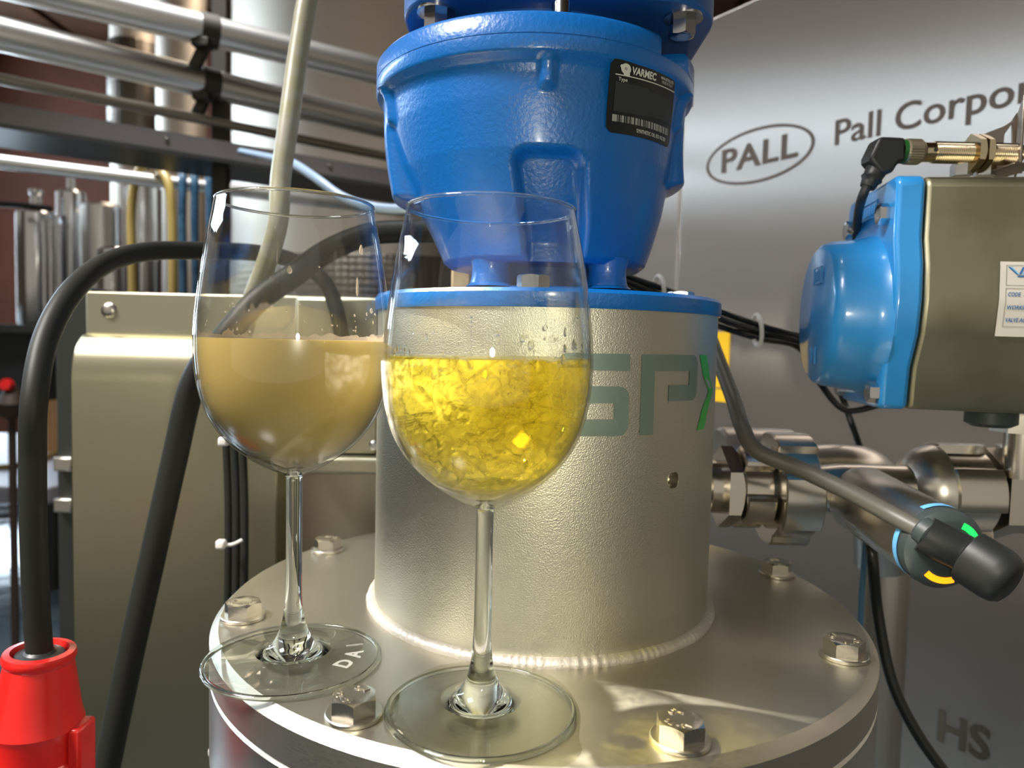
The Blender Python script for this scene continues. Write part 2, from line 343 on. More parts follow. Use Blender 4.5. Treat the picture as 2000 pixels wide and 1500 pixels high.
for y in (0.72, 1.9, 3.1, 4.3, 5.48): wf.box(-5.06, -5.0, y - 0.03, y + 0.03, 0.85, 1.65)
structure(wf.build('window_1', M_FRAMEC))

# ------------------------------------------------------------------ lower vessel and flanged lid with its lantern column
CX, CY = 0.0217, 0.4854
AX = Vector((CX, CY, 0))
RC, RF = 0.1095, 0.2062
LZ = -0.0225
lv = thing('pressure_vessel', (CX, CY, -0.9), 'round steel filter vessel carrying the bolted lid and both wine glasses', 'vessel')
T = Matrix.Translation(AX)
MB().lathe([(0, LZ - 0.0006), (RF - 0.002, LZ - 0.0006), (RF, LZ - 0.0024), (RF, LZ - 0.05), (RF - 0.002, LZ - 0.052), (0.15, LZ - 0.052)], 160, T).build('lower_flange', M_FLGS, lv)
MB().lathe([(0.158, LZ - 0.052), (0.158, -0.80), (0.10, -0.9), (0, -0.9)], 96, T).build('shell', M_PIPEM, lv)
lid = thing('flanged_lid', AX, 'round bolted steel lid with lantern column under the blue gear unit', 'machine lid')
MB().lathe([(0, 0), (0.115, 0), (RF - 0.0048, 0), (RF - 0.0045, -0.0002), (RF, -0.0049), (RF, -0.0053), (RF, LZ + 0.0006), (RF - 0.0006, LZ), (0, LZ)], 200, T).build('flange', M_FLG, lid, ang=25)
# column with a bored hole
HTH, HZ = None, None
def on_cyl(x, y, r, c=AX):
    d = FW + RT * ((x - 1000) / F) - UP * ((y - 750) / F)
    a = d.x ** 2 + d.y ** 2; b = -2 * (d.x * c.x + d.y * c.y); q = c.x ** 2 + c.y ** 2 - r * r
    t = (-b - math.sqrt(max(b * b - 4 * a * q, 0))) / (2 * a); p = EYEP + d * t
    return math.atan2(p.y - c.y, p.x - c.x), p.z
hth, hz = on_cyl(1315, 938, RC)
col = MB(); n = 288; zs = [0.0, 0.004]; hr = 0.0047
NZ = 64; vs = []; fs = []
# grid wall; cells inside the hole are dropped and a ring is stitched by snapping vertices to the hole rim
angs = [hth + 2 * PI * (i + 0.5) / n for i in range(n)]; zz = [0.002 + 0.1866 * k / NZ for k in range(NZ + 1)]
step = 2 * PI / n * RC
pts = {}
for i, a in enumerate(angs):
    for k, z in enumerate(zz):
        u = ((a - hth + PI) % (2 * PI) - PI) * RC; w = z - hz; d = math.hypot(u, w)
        if hr * 0.55 < d < hr * 1.45 and d > 0: s_ = hr / d; u2, w2 = u * s_, w * s_
        else: u2, w2 = u, w
        aa = hth + u2 / RC if d < 0.02 else a
        vs.append((CX + RC * math.cos(aa), CY + RC * math.sin(aa), hz + w2 if d < 0.02 else z)); pts[(i, k)] = d
for i in range(n):
    j = (i + 1) % n
    for k in range(NZ):
        if min(pts[(i, k)], pts[(j, k)], pts[(j, k + 1)], pts[(i, k + 1)]) < hr * 0.55: continue
        fs.append((i * (NZ + 1) + k, j * (NZ + 1) + k, j * (NZ + 1) + k + 1, i * (NZ + 1) + k + 1))
col.add(vs, fs); colo = col.build('column', M_COL, lid)
hd = Vector((math.cos(hth), math.sin(hth), 0)); hp = AX + hd * RC + Vector((0, 0, hz))
MB().lathe([(hr * 1.02, 0.0002), (hr * 0.98, -0.0006), (hr * 0.95, -0.007), (0, -0.007)], 28, frame(hp, hd)).build('bored_hole', M_FLGS, lid)
# weld bead: a wavy rolled ring
wb = MB(); n = 720; m = 9; vs = []; fs = []
for i in range(n):
    a = 2 * PI * i / n; rp = (i * 0.37) % 1.0
    rip = 0.00016 * math.sin(i * 2 * PI / 4.6 + 3.5 * math.sin(i * 0.061)) * (1 + 0.8 * math.sin(i * 0.17)) + 0.00055 * noise.noise(Vector((i * 0.11, 0, 0)))
    w = 0.0056 + 0.0007 * noise.noise(Vector((i * 0.035, 3, 0)))
    for k in range(m):
        t = PI / 2 * k / (m - 1); bul = 1 + 0.18 * math.sin(2 * t)
        r = RC - 0.0004 + (w + rip) * math.cos(t) * bul * 0.92; z = -0.0003 + (w * 0.86 + rip) * math.sin(t) * bul
        vs.append((CX + r * math.cos(a), CY + r * math.sin(a), z))
for i in range(n):
    j = (i + 1) % n
    for k in range(m - 1): fs.append((i * m + k, j * m + k, j * m + k + 1, i * m + k + 1))
wb.add(vs, fs).build('weld_bead', M_WELD, lid, ang=60)
# lettering wrapped on the column
def wrap(vs, th0, z0, r, c=AX):
    return [(c.x + (r + v.z) * math.cos(th0 + v.x / r), c.y + (r + v.z) * math.sin(th0 + v.x / r), z0 + v.y) for v in vs]
def decal(poly_fn_rows, th0, z0, name, m, parent, r=RC + 0.0003):
    b = MB()
    for strip in poly_fn_rows:                      # each strip: list of (left point, right point) pairs
        vs = []; fs = []
        for (a, q) in strip: vs += [Vector((a[0], a[1], 0)), Vector((q[0], q[1], 0))]
        for i in range(len(strip) - 1): fs.append((2 * i, 2 * i + 1, 2 * i + 3, 2 * i + 2))
        b.add(wrap(vs, th0, z0, r), fs)
    return b.build(name, m, parent)
def hbar(x0, x1, y0, y1, n=8): return [((lerp(x0, x1, i / n), y0), (lerp(x0, x1, i / n), y1)) for i in range(n + 1)]
def arcband(cx, cy, ro, ri, a0, a1, n=10):
    return [((cx + ro * math.cos(math.radians(lerp(a0, a1, i / n))), cy + ro * math.sin(math.radians(lerp(a0, a1, i / n)))),
             (cx + ri * math.cos(math.radians(lerp(a0, a1, i / n))), cy + ri * math.sin(math.radians(lerp(a0, a1, i / n))))) for i in range(n + 1)]
pth0, pzt = on_cyl(1254, 692, RC); _, pzb = on_cyl(1254, 850, RC); pth1, _ = on_cyl(1360, 770, RC)
sth1, _ = on_cyl(1229, 770, RC)
HL = pzt - pzb; st = HL * 0.205
PW = (pth1 - pth0) * RC
# P: stem, top bar, bowl, lower hook
P = [hbar(0, st, 0, HL, 2), hbar(st, PW - HL * .13, HL - st, HL), hbar(PW * 0.42, PW - HL * .13, HL * 0.41, HL * 0.41 + st),
     [((PW - st, HL * 0.41 + HL * .13), (PW, HL * 0.41 + HL * .13)), ((PW - st, HL - HL * .13), (PW, HL - HL * .13))],
     arcband(PW - HL * .13, HL - HL * .13, HL * .13, 0, 90, 0), arcband(PW - HL * .13, HL * .41 + HL * .13, HL * .13, 0, 0, -90),
     hbar(PW - st, PW - HL * .13, HL - st, HL - HL * .13, 2), hbar(PW - st, PW - HL * .13, HL * .54, HL * .41 + st, 2)]
decal(P, pth0, pzb, 'letter_p', M_SPX, lid)
SW = HL * 0.92; q = HL * .13
S = [hbar(q, SW, HL - st, HL), hbar(q, SW - q, HL * .40, HL * .40 + st), hbar(0, SW - q, 0, st),
     [((SW - st, q), (SW, q)), ((SW - st, HL * .60 - q), (SW, HL * .60 - q))], [((0, HL * .40 + q), (st, HL * .40 + q)), ((0, HL - q), (st, HL - q))],
     arcband(SW - q, HL * .60 - q, q, 0, 90, 0), arcband(SW - q, q, q, 0, 0, -90), arcband(q, HL - q, q, 0, 90, 180), arcband(q, HL * .40 + q, q, 0, 180, 270),
     hbar(SW - st, SW - q, HL * .60 - q, HL * .60, 2), hbar(SW - st, SW - q, q, 0, 2), hbar(q, st, HL - q, HL, 2), hbar(q, st, HL * .4, HL * .4 + q, 2)]
decal(S, sth1 - SW / RC, pzb, 'letter_s', M_SPX, lid)
xth, _ = on_cyl(1366, 692, RC); XW = HL * 0.62; cw = HL * 0.24
decal([[((0, HL), (cw, HL)), ((cw * .6, HL * .72), (cw * 1.6, HL * .72)), ((XW - cw, HL * .5), (XW, HL * .5)), ((cw * .6, HL * .28), (cw * 1.6, HL * .28)), ((0, 0), (cw, 0))]], xth, pzb, 'letter_chevron', M_GREEN, lid)
# bolts
ring = MB()
def ringtext(b, txt, r, a0, da, size, z, up=0.00025):
    for i, ch in enumerate(txt):
        if ch == ' ': continue
        vs, fs = textgeo(ch, size, bold=size * 0.02, depth=up)
        x0, x1, y0, y1 = bounds(vs); a = a0 - da * i
        M = Matrix.Translation((r * math.cos(a), r * math.sin(a), z)) @ Matrix.Rotation(a - PI / 2, 4, 'Z') @ Matrix.Translation((-(x0 + x1) / 2, -(y0 + y1) / 2, 0))
        b.add(vs, fs, M)
AF, BH, WT = 0.0190, 0.0078, 0.0024
me_bolt = MB().hexa(AF, BH, Matrix.Translation((0, 0, WT))).mesh('hex_bolt', M_BOLT, ang=30)
me_wash = MB().lathe([(0.0066, 0), (0.0126, 0), (0.0130, 0.0004), (0.0130, WT - 0.0005), (0.0125, WT), (0.0066, WT)], 56).mesh('washer', M_FLGS)
ringtext(ring, 'A2-70', 0.0064, math.radians(205), math.radians(24), 0.0042, WT + BH)
ringtext(ring, 'OXI', 0.0064, math.radians(25), math.radians(24), 0.0042, WT + BH)
me_ring = ring.mesh('embossed_marking', M_BOLT)
for k in range(8):
    a = math.radians(-163.3 + 45 * k); r = 0.1882
    b = put('hex_bolt', me_bolt, lid, (r * math.cos(a), r * math.sin(a), 0), [0.55, 0.18, 0.95, 0.25, 0.4, 0.2, 0.7, 0.6][k])
    put('washer', me_wash, b, (0, 0, 0)); put('embossed_marking', me_ring, b, (0, 0, 0), [2.5, 0.9, 0.6, 2.2, 1, 3, 2, 4][k])

# ------------------------------------------------------------------ gear unit
gear = thing('gear_unit', (CX, CY, 0.1878), 'bright blue cast gear housing standing on the steel column', 'gearbox')
MB().lathe([(0, 0.1878), (0.1108, 0.1878), (0.1112, 0.1886), (0.1112, 0.1958), (0.1096, 0.1978), (0, 0.1978)], 160, T).build('mounting_plate', M_BLUE, gear)
def gcx(z): return lerp(0.0192, 0.0100, sstep(0.215, 0.30, z))
PTH, _ = -PI / 2, 0
def grad(th, z):
    r = curve([(0.2165, 0.0615), (0.2195, 0.0655), (0.232, 0.0705), (0.252, 0.0785), (0.275, 0.0862), (0.30, 0.0918), (0.312, 0.0935), (0.3165, 0.0952), (0.3195, 0.0995)], z)
    # side lugs
    for c, lo, hi, w in ((PI, 0.253, 0.330, 0.30), (0.0, 0.266, 0.33, 0.26)):
        d = abs((th - c + PI) % (2 * PI) - PI)
        r += max(0, 0.0965 - r) * 0.85 * (1 - sstep(w, w + 0.06, d)) * sstep(lo, lo + 0.006, z)
    # half round bolt bosses under the rim
    for c, lo in ((math.radians(-158), 0.296), (math.radians(-87), 0.301), (math.radians(-22), 0.296)):
        d = abs((th - c + PI) % (2 * PI) - PI) * 0.093
        h_ = max(0.0, 1 - (d / 0.0048) ** 2) ** 0.5
        r += 0.0040 * h_ * sstep(lo, lo + 0.006, z) * (1 if z < 0.318 else 0.6)
    # front pocket
    u = ((th + PI / 2 - 0.055 + PI) % (2 * PI) - PI) * 0.085; hw = lerp(0.0225, 0.0200, sstep(0.22, 0.275, z)); zt = 0.2745; rr = 0.009
    dx = abs(u) - (hw - rr); dz = (z - (zt - rr)); d = min(max(dx, dz), 0) + math.hypot(max(dx, 0), max(dz, 0)) - rr
    k = 1 - sstep(-0.0030, 0.0015, d)
    r -= k * min(max(0, r - 0.0590), 0.0095)
    return r
zs = [0.2165, 0.2175, 0.2185, 0.2195] + [0.2195 + 0.1 * k / 90 for k in range(1, 91)]
hb = MB(); n = 300; m = len(zs); vs = []; fs = []
for i in range(n):
    th = 2 * PI * i / n
    for z in zs:
        r = grad(th, z); vs.append((gcx(z) + r * math.cos(th), CY + r * math.sin(th), z))
for i in range(n):
    j = (i + 1) % n
    for k in range(m - 1): fs.append((i * m + k, j * m + k, j * m + k + 1, i * m + k + 1))
fs.append(tuple(i * m for i in range(n - 1, -1, -1)))
hb.add(vs, fs).build('housing', M_BLUE, gear, ang=70)
# rim casting with scallops for the motor screws
def rimr(th, top):
    r = 0.1008
    d = abs((th - math.radians(-38) + PI) % (2 * PI) - PI) * 0.1
    if top: r -= 0.013 * (1 - sstep(0.010, 0.017, d))
    return r
rb = MB(); n = 240; prof = [(0.0, 0.3185, 0), (-0.0045, 0.3185, 0), (-0.0010, 0.3195, 0), (0, 0.3215, 0), (0, 0.3278, 0), (-0.0003, 0.3280, 0), (-0.0003, 0.3284, 0), (0, 0.3286, 1), (0, 0.3375, 1), (-0.0022, 0.3402, 1), (0.0, 0.3402, 1)]
vs = []; m = len(prof)
for i in range(n):
    th = 2 * PI * i / n
    for k, (dr, z, tp) in enumerate(prof):
        r = 0.080 if k in (0, m - 1) else rimr(th, tp) + dr
        vs.append((0.0100 + r * math.cos(th), CY + r * math.sin(th), z))
fs = [(i * m + k, ((i + 1) % n) * m + k, ((i + 1) % n) * m + (k + 1) % m, i * m + (k + 1) % m) for i in range(n) for k in range(m)]
rb.add(vs, fs).build('rim', M_BLUE, gear, ang=50)
# neck, legs, foot ring, bolt
MB().lathe([(0.030, 0.1978), (0.030, 0.222)], 48, T).build('shaft_neck', M_BLUED, gear)
MB().lathe([(0.0555, 0.1976), (0.0555, 0.2015), (0.0540, 0.2030), (0.0, 0.2030)], 80, T).build('foot_ring', M_BLUE, gear)
for px in (1185, 958):
    p = pix(px, 560, CY - 0.040)
    MB().lathe([(0.0150, 0.2025), (0.0125, 0.2045), (0.0115, 0.209), (0.0112, 0.214), (0.013, 0.221)], 36, Matrix.Translation((p.x, p.y, 0))).build('leg', M_BLUE, gear)
    MB().lathe([(0.0150, 0.2025), (0.0125, 0.2045), (0.0115, 0.209), (0.0112, 0.214), (0.013, 0.221)], 36, Matrix.Translation((p.x, 2 * CY - p.y, 0))).build('leg', M_BLUE, gear)
for px, Yp, lab in ((1041, 0.402, 'nickel hex bolt'), (1330, 0.50, None), (812, 0.53, None)):
    p = pix(px, 560, Yp)
    MB().hexa(0.0158, 0.0085, Matrix.Translation((p.x, p.y, 0.1978)) @ Matrix.Rotation(0.3, 4, 'Z')).build('plate_bolt', M_ZINC, gear)
for px, py, Yp in ((1098, 8, 0.392), (830, 68, 0.44), (1346, 70, 0.50)):
    p = pix(px, py, Yp)
    MB().lathe([(0, 0.330), (0.0045, 0.330), (0.0045, 0.3462), (0.0038, 0.3472), (0, 0.3472)], 24, Matrix.Translation((p.x, p.y, 0))).build('stud', M_ZINC, gear)
# nameplate wrapped on the housing
def gear_tz(x, y):
    d = FW + RT * ((x - 1000) / F) - UP * ((y - 750) / F); t = 0.36
    for _ in range(3000):
        p = EYEP + d * t; th = math.atan2(p.y - CY, p.x - gcx(p.z)); 
        if math.hypot(p.x - gcx(p.z), p.y - CY) < grad(th, p.z): return th, p.z
        t += 0.00005
    return th, p.z
cn = [gear_tz(*q) for q in ((1182, 258), (1304, 290), (1317, 152), (1193, 113))]     # BL BR TR TL
def npt(u, v, off):
    th = lerp(lerp(cn[0][0], cn[1][0], u), lerp(cn[3][0], cn[2][0], u), v); z = lerp(lerp(cn[0][1], cn[1][1], u), lerp(cn[3][1], cn[2][1], u), v)
    r = 0.0005 + off + lerp(lerp(grad(cn[0][0], cn[0][1]), grad(cn[1][0], cn[1][1]), u), lerp(grad(cn[3][0], cn[3][1]), grad(cn[2][0], cn[2][1]), u), v)
    r = max(r, 0.0005 + off + grad(th, z)); c = gcx(z)
    return (c + r * math.cos(th), CY + r * math.sin(th), z)
def nquad(b, u0, u1, v0, v1, off, n=8, rnd=0.0):
    vs = []; fs = []; k = 10
    cols = [lerp(u0, u1, i / (n * 3)) for i in range(n * 3 + 1)]
    for u in cols:
        e = min(u - u0, u1 - u); q = 0.0
        if rnd and e < rnd: q = rnd - math.sqrt(max(0, rnd * rnd - (rnd - e) ** 2))
        for j in range(k + 1): vs.append(npt(u, lerp(v0 + q, v1 - q, j / k), off))
    for i in range(len(cols) - 1):
        for j in range(k): fs.append((i * (k + 1) + j, (i + 1) * (k + 1) + j, (i + 1) * (k + 1) + j + 1, i * (k + 1) + j + 1))
    b.add(vs, fs)
b = MB(); nquad(b, 0, 1, 0, 1, 0.0, rnd=0.07); np_ = b.build('nameplate', M_PLATE, gear)
b = MB(); nquad(b, 0.07, 0.52, 0.30, 0.70, 0.0003); nquad(b, 0.52, 0.95, 0.33, 0.66, 0.0003); b.build('blank_field', M_PLDIM, np_)
def ntext(b, txt, u0, u1, v0, v1, off=0.0004, shear=0.0, bold=0.0):
    vs, fs = textgeo(txt, 1.0, bold=bold, shear=shear); x0, x1, y0, y1 = bounds(vs)
    b.add([npt(lerp(u0, u1, (v.x - x0) / (x1 - x0)), lerp(v0, v1, (v.y - y0) / (y1 - y0)), off) for v in vs], fs)
b = MB(); ntext(b, 'VARMEC', 0.265, 0.62, 0.83, 0.935, shear=0.15, bold=0.035); ntext(b, 'Type', 0.10, 0.21, 0.70, 0.765, bold=0.01)
ntext(b, 'www.varmec.com', 0.70, 0.95, 0.885, 0.925); ntext(b, 'MADE IN ITALY', 0.72, 0.93, 0.835, 0.872)
ntext(b, 'SYNTHETIC OIL ISO VG 320', 0.36, 0.86, 0.055, 0.11, bold=0.02)
o = b.build('lettering', M_PLTXT, np_); o['kind'] = 'stuff'
# round helmet mark of the maker
b = MB(); nquad(b, 0.06, 0.985, 0.787, 0.801, 0.0004); b.build('printed_line', M_PLTXT, np_); b = MB(); vs = []; c0 = npt(0.185, 0.885, 0.0004)
for i in range(24):
    a = 2 * PI * i / 24; q = 1.0 if i % 24 not in (10, 11) else 1.25
    vs.append(npt(0.185 + 0.062 * q * math.cos(a), 0.885 + 0.072 * q * math.sin(a), 0.0004))
b.add(vs + [c0], [(i, (i + 1) % 24, 24) for i in range(24)])
nquad(b, 0.16, 0.235, 0.79, 0.84, 0.0004)
b.build('maker_mark', M_PLTXT, np_)
b = MB(); nquad(b, 0.17, 0.176, 0.865, 0.905, 0.0006); nquad(b, 0.186, 0.192, 0.865, 0.905, 0.0006); b.build('mark_slots', M_PLATE, np_)
b = MB(); u = 0.06; R_ = random.Random(3)
nquad(b, 0.06, 0.115, 0.16, 0.255, 0.0004, 1); u = 0.125
while u < 0.925:
    w = R_.choice([0.006, 0.008, 0.014, 0.03]); nquad(b, u, u + w, 0.16, 0.255, 0.0004, 1); u += w + R_.choice([0.006, 0.009, 0.016])
b.build('barcode', M_BAR, np_)
# ------------------------------------------------------------------ motor on top
mot = thing('electric_motor', (CX, CY, 0.352), 'dark blue motor flange with corner bolts above the gear housing', 'motor')
MB().prism(rrect(0.178, 0.178, 0.040, 8), 0.352, 0.368, T).build('motor_flange', M_BLUED, mot, bev=0.002)
MB().lathe([(0.075, 0.3402), (0.075, 0.352)], 64, Matrix.Translation((0.0105, CY, 0))).build('spigot', M_BLUED, mot)
MB().lathe([(0, 0.368), (0.068, 0.368), (0.068, 0.50), (0.060, 0.52), (0, 0.52)], 64, T).build('motor_body', M_BLUED, mot)
for sx in (-1, 1):
    for sy in (-1, 1):
        p = Matrix.Translation((CX + 0.0685 * sx, CY + 0.0685 * sy, 0.352)) @ Matrix.Rotation(PI, 4, 'X')
        b = MB().hexa(0.0125, 0.011, p).build('flange_bolt', M_ZINC, mot)
        MB().lathe([(0, 0), (0.0108, 0), (0.0108, 0.0016), (0, 0.0016)], 32, p).build('washer', M_ZINC, b)

# ------------------------------------------------------------------ wine glasses
def glass(loc, s, label, level, liquid):
    g = thing('wine_glass', loc, label, 'wine glass', 'wine glasses on the lid')
    L = Vector(loc); Mx = Matrix.Translation(L) @ Matrix.Scale(s, 4)
    outer = [(0.0052, 0.0950), (0.0075, 0.0962), (0.0125, 0.0983), (0.0205, 0.1030), (0.0285, 0.1092), (0.0355, 0.1170), (0.0412, 0.1270), (0.0447, 0.1385), (0.0463, 0.1500), (0.0467, 0.1600), (0.0463, 0.1700), (0.0450, 0.1820), (0.0432, 0.1950), (0.0408, 0.2090), (0.0385, 0.2200), (0.0372, 0.2272)]
    op = [(v.x, v.z) for v in smoothpath([(r, 0, z) for r, z in outer], 5)]
    def inner(p, k):
        a = op[max(k - 1, 0)]; q = op[min(k + 1, len(op) - 1)]; t = Vector((q[0] - a[0], q[1] - a[1])).normalized()
        w = curve([(0.095, 0.0026), (0.105, 0.0013), (0.13, 0.0010), (0.2272, 0.0008)], p[1]); return (p[0] - t.y * w, p[1] + t.x * w)
    ip = [inner(p, k) for k, p in enumerate(op)]
    ip = [(0.0, 0.0982)] + [p for p in ip if p[0] > 0.002 and p[1] > 0.0984]
    rim = [(op[-1][0] - 0.0002, op[-1][1] + 0.0004), (ip[-1][0] + 0.0002, ip[-1][1] + 0.0004)]
    MB().lathe(op + rim + ip[::-1], 96, Mx).build('bowl', M_GLASS, g, ang=60)
    stem = [(0.0, 0.0968), (0.0052, 0.0950), (0.0043, 0.0938), (0.0040, 0.090), (0.0039, 0.070), (0.0040, 0.045), (0.0044, 0.030), (0.0054, 0.022), (0.0074, 0.0150), (0.0100, 0.0105), (0.0128, 0.0080), (0.0160, 0.0066), (0.0185, 0.0060), (0.0, 0.0052)]
    sp = [(v.x, v.z) for v in smoothpath([(r, 0, z) for r, z in stem[1:-1]], 4)]
    MB().lathe([(0, 0.0968)] + sp + [(0, 0.0052)], 48, Mx).build('stem', M_STEM, g, ang=60)
    ft = [(0, 0.0050), (0.0185, 0.0058), (0.0220, 0.0051), (0.0280, 0.0040), (0.0360, 0.0031), (0.0415, 0.0025), (0.0430, 0.0020), (0.0434, 0.0012), (0.0428, 0.0003), (0.040, 0.0001), (0.030, 0.0008), (0, 0.0022)]
    MB().lathe(ft, 96, Mx).build('foot', M_FOOT, g, ang=60)
    MB().lathe([(0.0414, 0.0012), (0.0418, 0.0027), (0.0431, 0.0026), (0.0439, 0.0018), (0.0438, 0.0008), (0.0428, 0.0002), (0.0418, 0.0002)], 96, Mx, closed=True).build('foot_rim', M_STEM, g, ang=80)
    rr_, rz = op[-1][0] - 0.0004, op[-1][1] + 0.0002
    MB().lathe([(rr_ + 0.00075 * math.cos(t), rz + 0.00075 * math.sin(t)) for t in [2 * PI * k / 10 for k in range(10)]], 96, Mx, closed=True).build('rim', M_STEM, g, ang=80)
    lp = [p for p in ip if p[1] < level]; e = lp[-1]; nx = ip[len(lp)]; t = (level - e[1]) / (nx[1] - e[1]); rl = e[0] + (nx[0] - e[0]) * t
    lp = [(max(r - 0.00025, 0), z + 0.0002) for r, z in lp] + [(rl - 0.00025, level), (rl - 0.0012, level - 0.0003), (rl - 0.003, level - 0.0004), (0, level - 0.0004)]
    return g, Mx, lp, ip
gl, Ml, lpl, ipl = glass((-0.1113, 0.3745, 0), 1.040, 'wine glass of cloudy tan juice, standing over the lid edge behind a bolt', 0.1618, 'juice')
o = MB().lathe(lpl, 96, Ml).build('cloudy_juice', M_JUICE, gl, ang=60); o['label'] = 'opaque cloudy tan juice'
gr, Mr, lpr, ipr = glass((-0.0108, 0.3268, 0), 1.0, 'wine glass of clear golden wine, standing in a small puddle', 0.1628, 'wine')
o = MB().lathe(lpr, 96, Mr).build('clear_wine', M_WINE, gr, ang=60); o['label'] = 'clear golden yellow wine'
def inr(ip, z):
    for a, q in zip(ip, ip[1:]):
        if a[1] <= z <= q[1]: return a[0] + (q[0] - a[0]) * (z - a[1]) / (q[1] - a[1])
    return ip[-1][0]
# froth line of the juice
b = MB(); n = 160
vs = []; fs = []
for i in range(n + 1):
    a = math.radians(-30 + 230 * i / n); h_ = 0.0016 + 0.0034 * max(0, noise.noise(Vector((i * 0.16, 1, 2))) + 0.25) + 0.0012 * noise.noise(Vector((i * 0.7, 5, 2)))
    for z in (0.1616, 0.1618 + abs(h_)): r = inr(ipl, z) - 0.0002; vs.append((r * math.cos(a), r * math.sin(a), z))
fs = [(2 * i, 2 * i + 2, 2 * i + 3, 2 * i + 1) for i in range(n)]
b.add(vs, fs, Ml); b.build('froth_line', M_FROTH, gl)
# drops on the inner walls
def drops(ip, Mx, specs, name, par, m, rad=1.0):
    b = MB()
    for (adeg, z, w, h_) in specs:
        a = math.radians(adeg); r = inr(ip, z) - 0.0002; c = Vector((r * math.cos(a), r * math.sin(a), z)); nrm = Vector((-math.cos(a), -math.sin(a), 0)); tg = Vector((-math.sin(a), math.cos(a), 0))
        vs = []; fs = []; nn = 10; mm = 5
        for i in range(nn):
            t = 2 * PI * i / nn; ww = w * (1 + 0.25 * noise.noise(Vector((adeg, z * 900, i)))) * (1 - 0.35 * math.sin(t))
            for k in range(mm):
                e = k / (mm - 1); q = math.cos(e * PI / 2)
                vs.append(c + tg * (math.cos(t) * ww * math.cos(e * PI / 2)) + Vector((0, 0, math.sin(t) * h_ * q)) + nrm * (math.sin(e * PI / 2) * w * 0.5))
        for i in range(nn):
            j = (i + 1) % nn
            for k in range(mm - 1): fs.append((i * mm + k, j * mm + k, j * mm + k + 1, i * mm + k + 1))
        b.add(vs, fs, Mx)
    o = b.build(name, m, par, ang=80); o['kind'] = 'stuff'; return o
# misting film on the wine bowl, added back and left so the wine glows
M_GLOW_MIST = bpy.data.materials.new('glow_mist'); M_GLOW_MIST.use_nodes = True; nt = M_GLOW_MIST.node_tree; nt.nodes.clear()
out = nt.nodes.new('ShaderNodeOutputMaterial'); mx = nt.nodes.new('ShaderNodeMixShader'); tr = nt.nodes.new('ShaderNodeBsdfTransparent'); m2 = nt.nodes.new('ShaderNodeMixShader')
df = nt.nodes.new('ShaderNodeBsdfDiffuse'); tl = nt.nodes.new('ShaderNodeBsdfTranslucent'); df.inputs[0].default_value = tl.inputs[0].default_value = (0.95, 0.93, 0.86, 1)
tc = nt.nodes.new('ShaderNodeTexCoord'); nz = nt.nodes.new('ShaderNodeTexNoise'); nz.inputs['Scale'].default_value = 95; nz.inputs['Detail'].default_value = 5; nz.inputs['Distortion'].default_value = 1.6
rp = nt.nodes.new('ShaderNodeValToRGB'); rp.color_ramp.elements[0].position = 0.40; rp.color_ramp.elements[0].color = (0.05, 0.05, 0.05, 1); rp.color_ramp.elements[1].position = 0.56; rp.color_ramp.elements[1].color = (0.62, 0.62, 0.62, 1)
nt.links.new(tc.outputs['Object'], nz.inputs['Vector']); nt.links.new(nz.outputs['Fac'], rp.inputs[0]); nt.links.new(rp.outputs[0], mx.inputs[0])
m2.inputs[0].default_value = 0.6; nt.links.new(df.outputs[0], m2.inputs[1]); nt.links.new(tl.outputs[0], m2.inputs[2])
nt.links.new(tr.outputs[0], mx.inputs[1]); nt.links.new(m2.outputs[0], mx.inputs[2]); nt.links.new(mx.outputs[0], out.inputs[0])
cp = [(r + 0.0014, z) for r, z in ipr if 0.104 < z < 0.1615]
o = MB().lathe(cp, 60, Mr, arc=(math.radians(20), math.radians(205))).build('glow_mist', M_GLOW_MIST, gr, ang=60); o['kind'] = 'stuff'
R_ = random.Random(8)
drops(ipl, Ml, [(-77, 0.192, 0.0011, 0.0018), (-35, 0.1865, 0.0007, 0.0045), (-60, 0.194, 0.0004, 0.0004), (-28, 0.204, 0.0011, 0.0024), (-130, 0.214, 0.0006, 0.0012), (-24, 0.176, 0.001, 0.0012)] +
      [(R_.uniform(-165, -15), R_.uniform(0.1635, 0.178), R_.uniform(0.0002, 0.0006), R_.uniform(0.0003, 0.0008)) for _ in range(46)], 'juice_drops', gl, M_FROTH)
sp_ = []
for k in range(60):
    a = R_.uniform(-170, 170); z = 0.163 + abs(R_.gauss(0, 0.006)); w = R_.uniform(0.0003, 0.0012); sp_.append((a, z, w, w * R_.uniform(0.7, 2.2)))
sp_ += [(-97, 0.163 + 0.0018 * k, 0.0004, 0.0009) for k in range(10)] + [(-14 + 1.5 * k, 0.166 + 0.0016 * k, 0.0012, 0.0011) for k in range(6)]
drops(ipr, Mr, sp_, 'wine_drops', gr, M_DROP)
# etched words on the left foot
b = MB()
for i, ch in enumerate('DAI'):
    vs, fs = textgeo(ch, 0.0115, bold=0.0004); x0, x1, y0, y1 = bounds(vs); a = math.radians(-22 + 21 * i); r = 0.0305
    M = Ml @ Matrix.Translation((r * math.cos(a), r * math.sin(a), 0.0044)) @ Matrix.Rotation(a + PI / 2, 4, 'Z') @ Matrix.Translation((-(x0 + x1) / 2, -(y0 + y1) / 2, 0))
    b.add(vs, fs, M)
b.build('etched_lettering', M_ETCH, gl)
